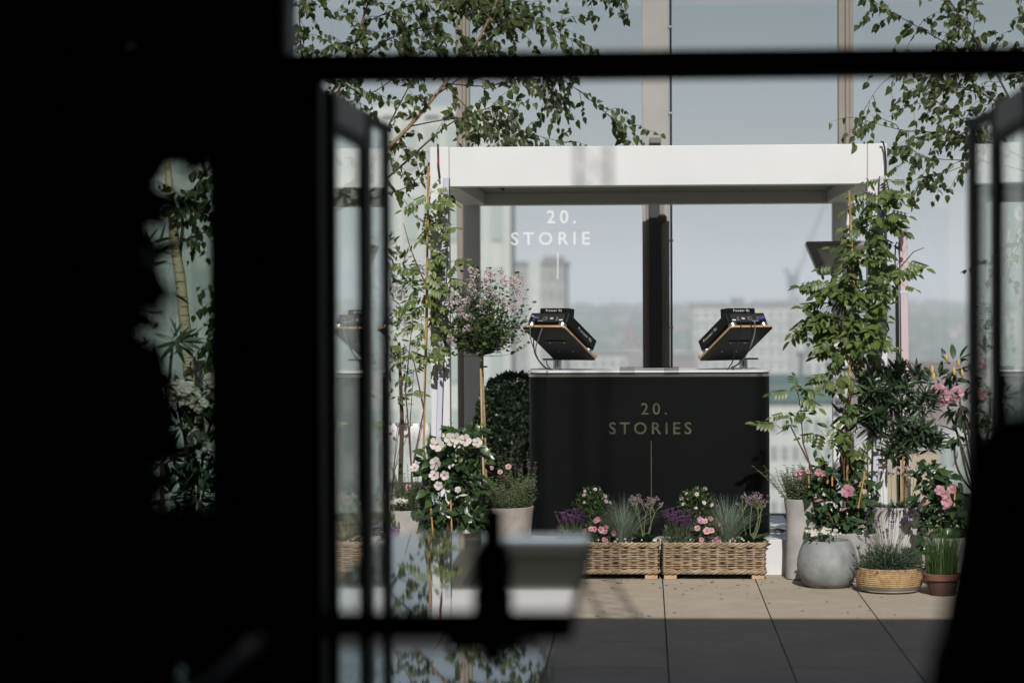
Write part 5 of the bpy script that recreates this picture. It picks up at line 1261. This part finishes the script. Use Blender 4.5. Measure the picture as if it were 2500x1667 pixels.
# ------------------------------------------------------------------ big indoor plant in the dark at the left
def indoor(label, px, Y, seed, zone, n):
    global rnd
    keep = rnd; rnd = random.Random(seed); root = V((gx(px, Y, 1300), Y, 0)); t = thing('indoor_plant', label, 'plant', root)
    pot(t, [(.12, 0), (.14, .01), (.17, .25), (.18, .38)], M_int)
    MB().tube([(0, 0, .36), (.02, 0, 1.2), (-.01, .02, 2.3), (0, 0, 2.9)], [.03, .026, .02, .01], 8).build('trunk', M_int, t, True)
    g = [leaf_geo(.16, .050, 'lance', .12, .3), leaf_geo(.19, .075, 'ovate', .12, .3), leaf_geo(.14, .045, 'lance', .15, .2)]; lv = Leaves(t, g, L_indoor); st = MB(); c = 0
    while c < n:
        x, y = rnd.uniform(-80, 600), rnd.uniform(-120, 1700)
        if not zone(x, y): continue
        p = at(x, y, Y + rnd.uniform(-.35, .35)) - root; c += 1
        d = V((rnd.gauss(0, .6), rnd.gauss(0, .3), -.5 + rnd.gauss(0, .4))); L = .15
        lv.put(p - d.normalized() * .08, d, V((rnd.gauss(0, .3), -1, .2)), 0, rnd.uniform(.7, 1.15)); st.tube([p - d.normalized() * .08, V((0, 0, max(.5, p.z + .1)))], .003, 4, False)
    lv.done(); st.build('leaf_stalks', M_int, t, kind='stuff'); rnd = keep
gaps = [(270, 88, 10, 8), (470, 188, 16, 14), (425, 245, 12, 12), (185, 275, 6, 8)]
def zone(x, y):
    if any(((x - a) / (c + 45)) ** 2 + ((y - b) / (d + 45)) ** 2 < 1 for a, b, c, d in gaps): return rnd.random() < .12
    if x > 640: return False
    if y > 1290: return True
    if y > 900: return x < 350 or (x < 400 and rnd.random() < .5)
    if y > 400: return x < 335 or (x < 390 and rnd.random() < .35)
    if y > 230: return x < 395 or rnd.random() < .3
    return True
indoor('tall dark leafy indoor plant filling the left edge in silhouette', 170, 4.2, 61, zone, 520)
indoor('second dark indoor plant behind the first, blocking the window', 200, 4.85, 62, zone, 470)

# ------------------------------------------------------------------ the city beyond the glass
def cmat(name, c, rough=.8): return mat(name, c, rough, var=.08, scale=.2)
M_win = mat('far_window_glass', (.24, .26, .26), .5)
M_wing = mat('far_window_green', (.36, .40, .385), .5)
M_cpale = cmat('pale_cladding', (.50, .505, .49)); M_cgrey = cmat('grey_brown_cladding', (.34, .325, .315)); M_cwhite = cmat('off_white_render', (.52, .51, .49))
M_cbrick = cmat('red_brick', (.23, .15, .135)); M_ctan = cmat('tan_stone', (.42, .31, .20)); M_croof = cmat('red_brown_roof', (.19, .13, .115)); M_cteal = cmat('teal_roof', (.05, .12, .11)); M_cgreyroof = cmat('grey_roof', (.22, .22, .22))
def building(name, label, x0p, x1p, Y, ytop, dep, wall, cols, floors, wfrac=(.6, .5), winm=M_win, roof=M_cgreyroof, zbot=CITYZ, extra=None, fh=3.4, fins=None):
    a, b = at(x0p, ytop, Y), at(x1p, ytop, Y); xc = (a.x + b.x) / 2; zt = a.z; hw_ = (b.x - a.x) / 2
    t = thing(name, label, 'building', (xc, Y, zbot)); h = zt - zbot
    MB().box(-hw_, hw_, 0, dep, 0, h).build('wall', wall, t)
    MB().box(-hw_ - .3, hw_ + .3, -.3, dep + .3, h + .01, h + .7).build('roof', roof, t)
    cw = 2 * hw_ / cols; me = MB().box(-cw * wfrac[0] / 2, cw * wfrac[0] / 2, -.12, -.01, 0, fh * wfrac[1]).mesh('window', winm)
    for f in range(floors):
        for c in range(cols):
            link('window', me, t, Mx.Translation((-hw_ + cw * (c + .5), 0, h - fh * (f + 1) + fh * .25)))
    if fins:
        for c in range(cols + 1): MB().box(-hw_ + cw * c - fins, -hw_ + cw * c + fins, -.5, -.02, 0, h).build('fin', wall, t)
    return t, hw_, h
t, hw_, h = building('glass_tower', 'pale office tower with vertical fins at the left beyond the glass', -300, 1238, 170, 296, 10, M_cpale, 30, 14, (.5, .62), M_wing, roof=M_cpale, fins=.25, fh=5)
t, hw_, h = building('apartment_tower', 'grey-brown twin tower with a pale middle bay behind the lilac', 1240, 1380, 420, 648, 16, M_cgrey, 6, 16, (.55, .5))
MB().box(-hw_ * .28, hw_ * .14, -.6, 4, 0, h + .9).build('pale_bay', M_cpale, t)
MB().box(hw_ * .2, hw_ * .9, 2, 9, h + .72, h + 1.6).build('roof_plant', M_cgreyroof, t)
t, hw_, h = building('brick_tower', 'small red brick clock tower left of the steel column', 1514, 1562, 900, 842, 12, M_cbrick, 2, 5, (.4, .6), fh=4)
p = MB(); p.lathe([(2.4, h + .7), (2.2, h + 3.0), (1.2, h + 5.4), (.2, h + 8.2)], 8, Mx.Translation((0, 4, 0))); p.build('spire', M_cbrick, t)
t, hw_, h = building('concrete_block', 'long pale concrete block with rows of windows behind the right player', 1690, 1962, 640, 752, 22, M_cwhite, 12, 17, (.62, .42))
MB().box(-hw_ * .28, -hw_ * .06, 3, 9, h + .72, h + 2.6).build('roof_plant', M_cgreyroof, t)
MB().box(-hw_ * .98, -hw_ * .4, 2, 12, h + .72, h + 1.4).build('roof_plant', M_cgreyroof, t)
MB().box(hw_ * .1, hw_ * .7, 2, 12, h + .72, h + 1.5).build('roof_plant', M_cgreyroof, t)
MB().box(hw_ * .74, hw_ * .9, -1.2, -.02, 0, h - .6).build('stair_bay', M_cgrey, t)
for k in range(17): MB().box(-hw_, hw_ * .72, -.5, -.13, h - 3.4 * (k + 1) - .2, h - 3.4 * (k + 1) + .55).build('balcony_band', M_cpale, t)
building('white_annex', 'low white annex with a brown end right of the concrete block', 1962, 2034, 400, 872, 12, M_cwhite, 3, 6, (.5, .5))
building('brown_block', 'narrow brown brick block behind the right rear post', 2006, 2040, 440, 812, 10, M_cbrick, 2, 4, (.5, .5))
t, hw_, h = building('teal_roofed_offices', 'pale offices with a teal roof band below the booth edge', 1850, 2060, 300, 938, 16, M_cwhite, 8, 5, (.6, .5), roof=M_cteal)
MB().box(-hw_, hw_, -.6, -.02, h - 2.2, h - .3).build('teal_band', M_cteal, t)
building('red_roofed_hall', 'long low hall with red-brown roof beyond the oleander', 2050, 2420, 360, 905, 26, M_croof, 12, 3, (.5, .4), roof=M_croof)
t, hw_, h = building('tan_warehouse', 'tan stone warehouse below the oleander crown', 2090, 2292, 250, 1098, 14, M_ctan, 6, 3, (.3, .3), roof=M_cwhite)
building('teal_glass_offices', 'teal glazed office block at the lower right beyond the plants', 2285, 2520, 270, 1080, 16, M_wing, 8, 5, (.6, .6), winm=M_win, roof=M_cwhite)
building('grey_office_block', 'grey office block beneath the brick tower', 1395, 1530, 520, 868, 14, M_cwhite, 6, 5, (.6, .5))
building('terracotta_block', 'low terracotta-coloured block right of the steel column', 1640, 1700, 620, 872, 14, M_cbrick, 4, 4, (.5, .5))
# tower crane
Yk = 760; k0 = at(1936, 760, Yk); cr = thing('tower_crane', 'blue-grey tower crane with raised jib behind the concrete block', 'crane', (k0.x, Yk, CITYZ)); M_crane = mat('crane_steel', (.16, .18, .22), .6)
def kp(x, y): q = at(x, y, Yk); return V((q.x - k0.x, 0, q.z - CITYZ))
for sx in (-.9, .9):
    for sy in (-.9, .9): MB().tube([(sx, sy, 0), kp(1936, 690) + V((sx, sy, 0))], .22, 4).build('mast_leg', M_crane, cr)
b = MB(); hh = kp(1936, 690).z; z = 0
while z < hh - 2: b.tube([(-.9, -.9, z), (.9, -.9, z + 2)], .14, 4); b.tube([(.9, -.9, z), (-.9, -.9, z + 2)], .14, 4); z += 2
b.build('mast_bracing', M_crane, cr)
MB().box(-1.6, 1.6, -1.5, 1.5, hh - 1.5, hh + 2.4).build('cab', M_crane, cr)
def truss(A, Bq, wd, nm):
    b = MB(); n = 16
    for s in (-1, 1): b.tube([A + V((s * wd, 0, 0)), Bq + V((s * wd * .6, 0, 0))], .2, 4)
    for k in range(n): b.tube([A.lerp(Bq, k / n) + V((wd * (1 if k % 2 else -1), 0, 0)), A.lerp(Bq, (k + 1) / n) + V((wd * (-1 if k % 2 else 1), 0, 0))], .13, 4)
    b.build(nm, M_crane, cr)
truss(kp(1940, 690), kp(2012, 500), .6, 'jib'); truss(kp(1934, 690), kp(1918, 655), .9, 'counter_jib'); truss(kp(1940, 690), kp(1946, 655), .5, 'frame')
MB().lathe([(.01, -1.3), (1.2, -.8), (1.5, 0), (1.2, .9), (.01, 1.4)], 12, Mx.Translation(kp(1948, 722))).build('hoist_drum', M_cwhite, cr, True)
# far houses, far woods: beyond counting
crnd = random.Random(5); b = MB(); woods = MB()
for i in range(900):
    Y = 650 * (5 ** crnd.random()); x = crnd.uniform(-.17, .2) * Y; s = crnd.uniform(4, 14); hh = crnd.uniform(5, 12) + (crnd.random() < .06) * 8; GZ = terrain(Y)
    b.mi = crnd.randrange(4); b.box(x - s, x + s, Y, Y + s, GZ, GZ + hh)
    b.mi = 4; b.add([(x - s, Y, GZ + hh), (x + s, Y, GZ + hh), (x + s, Y + s, GZ + hh), (x - s, Y + s, GZ + hh), (x - s, Y + s / 2, GZ + hh + 3.5), (x + s, Y + s / 2, GZ + hh + 3.5)], [(0, 1, 5, 4), (3, 4, 5, 2), (0, 4, 3), (1, 2, 5)])
prop(b.build('distant_houses', [M_cwhite, M_cbrick, M_ctan, M_cgrey, M_croof]), 'far blurred houses of the city out to the hazy horizon', 'houses', kind='stuff')
ico = [(0, 0, 1), (.9, 0, .4), (.28, .85, .4), (-.72, .52, .4), (-.72, -.52, .4), (.28, -.85, .4), (.72, .52, -.5), (-.28, .85, -.5), (-.9, 0, -.5), (-.28, -.85, -.5), (.72, -.52, -.5)]
icf = [(0, 1, 2), (0, 2, 3), (0, 3, 4), (0, 4, 5), (0, 5, 1), (1, 6, 2), (2, 7, 3), (3, 8, 4), (4, 9, 5), (5, 10, 1), (6, 7, 2), (7, 8, 3), (8, 9, 4), (9, 10, 5), (10, 6, 1)]
for i in range(3400):
    Y = 600 * (4.5 ** crnd.random()); x = crnd.uniform(-.17, .2) * Y; s = crnd.uniform(4, 8) * (1 + Y / 6000)
    woods.add(ico, icf, Mx.Translation((x, Y, terrain(Y) + s * .8)) @ Mx.Rotation(crnd.uniform(0, 6), 4, 'Z') @ Mx.Diagonal((s * crnd.uniform(.8, 1.8), s, s, 1)))
prop(woods.build('distant_trees', mat('far_foliage', (.045, .085, .04), .9, var=.4, scale=.01)), 'far blurred belts of green trees across the city', 'trees', kind='stuff')
# low hills on the horizon
hb = MB(); n = 60; row = []
for j in range(4):
    for i in range(n + 1):
        x = -9000 + 18000 * i / n; y = 8500 + j * 900; z = -14 + (0, 22, 38, 8)[j] * (.55 + .25 * sin(i * .37) + .2 * sin(i * .9 + 2)); hb.v.append((x, y, z))
for j in range(3):
    for i in range(n): hb.f.append((j * (n + 1) + i, j * (n + 1) + i + 1, (j + 1) * (n + 1) + i + 1, (j + 1) * (n + 1) + i)); hb.m.append(0)
prop(hb.build('hills', mat('hill_green', (.07, .09, .06), .95, var=.3, scale=.002), smooth=True), kind='structure')
# city air
hz = MB().box(-15000, 15000, -500, 29000, CITYZ - 1.5, 115).build('haze', None)
hm = bpy.data.materials.new('haze_air'); hm.use_nodes = True; n = hm.node_tree; n.nodes.remove(n.nodes['Principled BSDF'])
pv = n.nodes.new('ShaderNodeVolumePrincipled'); pv.inputs['Color'].default_value = (.86, .905, 1.0, 1); pv.inputs['Density'].default_value = 0.0006; pv.inputs['Anisotropy'].default_value = -0.29
n.links.new(pv.outputs[0], n.nodes['Material Output'].inputs['Volume'])
hz.data.materials.clear(); hz.data.materials.append(hm); hz['kind'] = 'stuff'
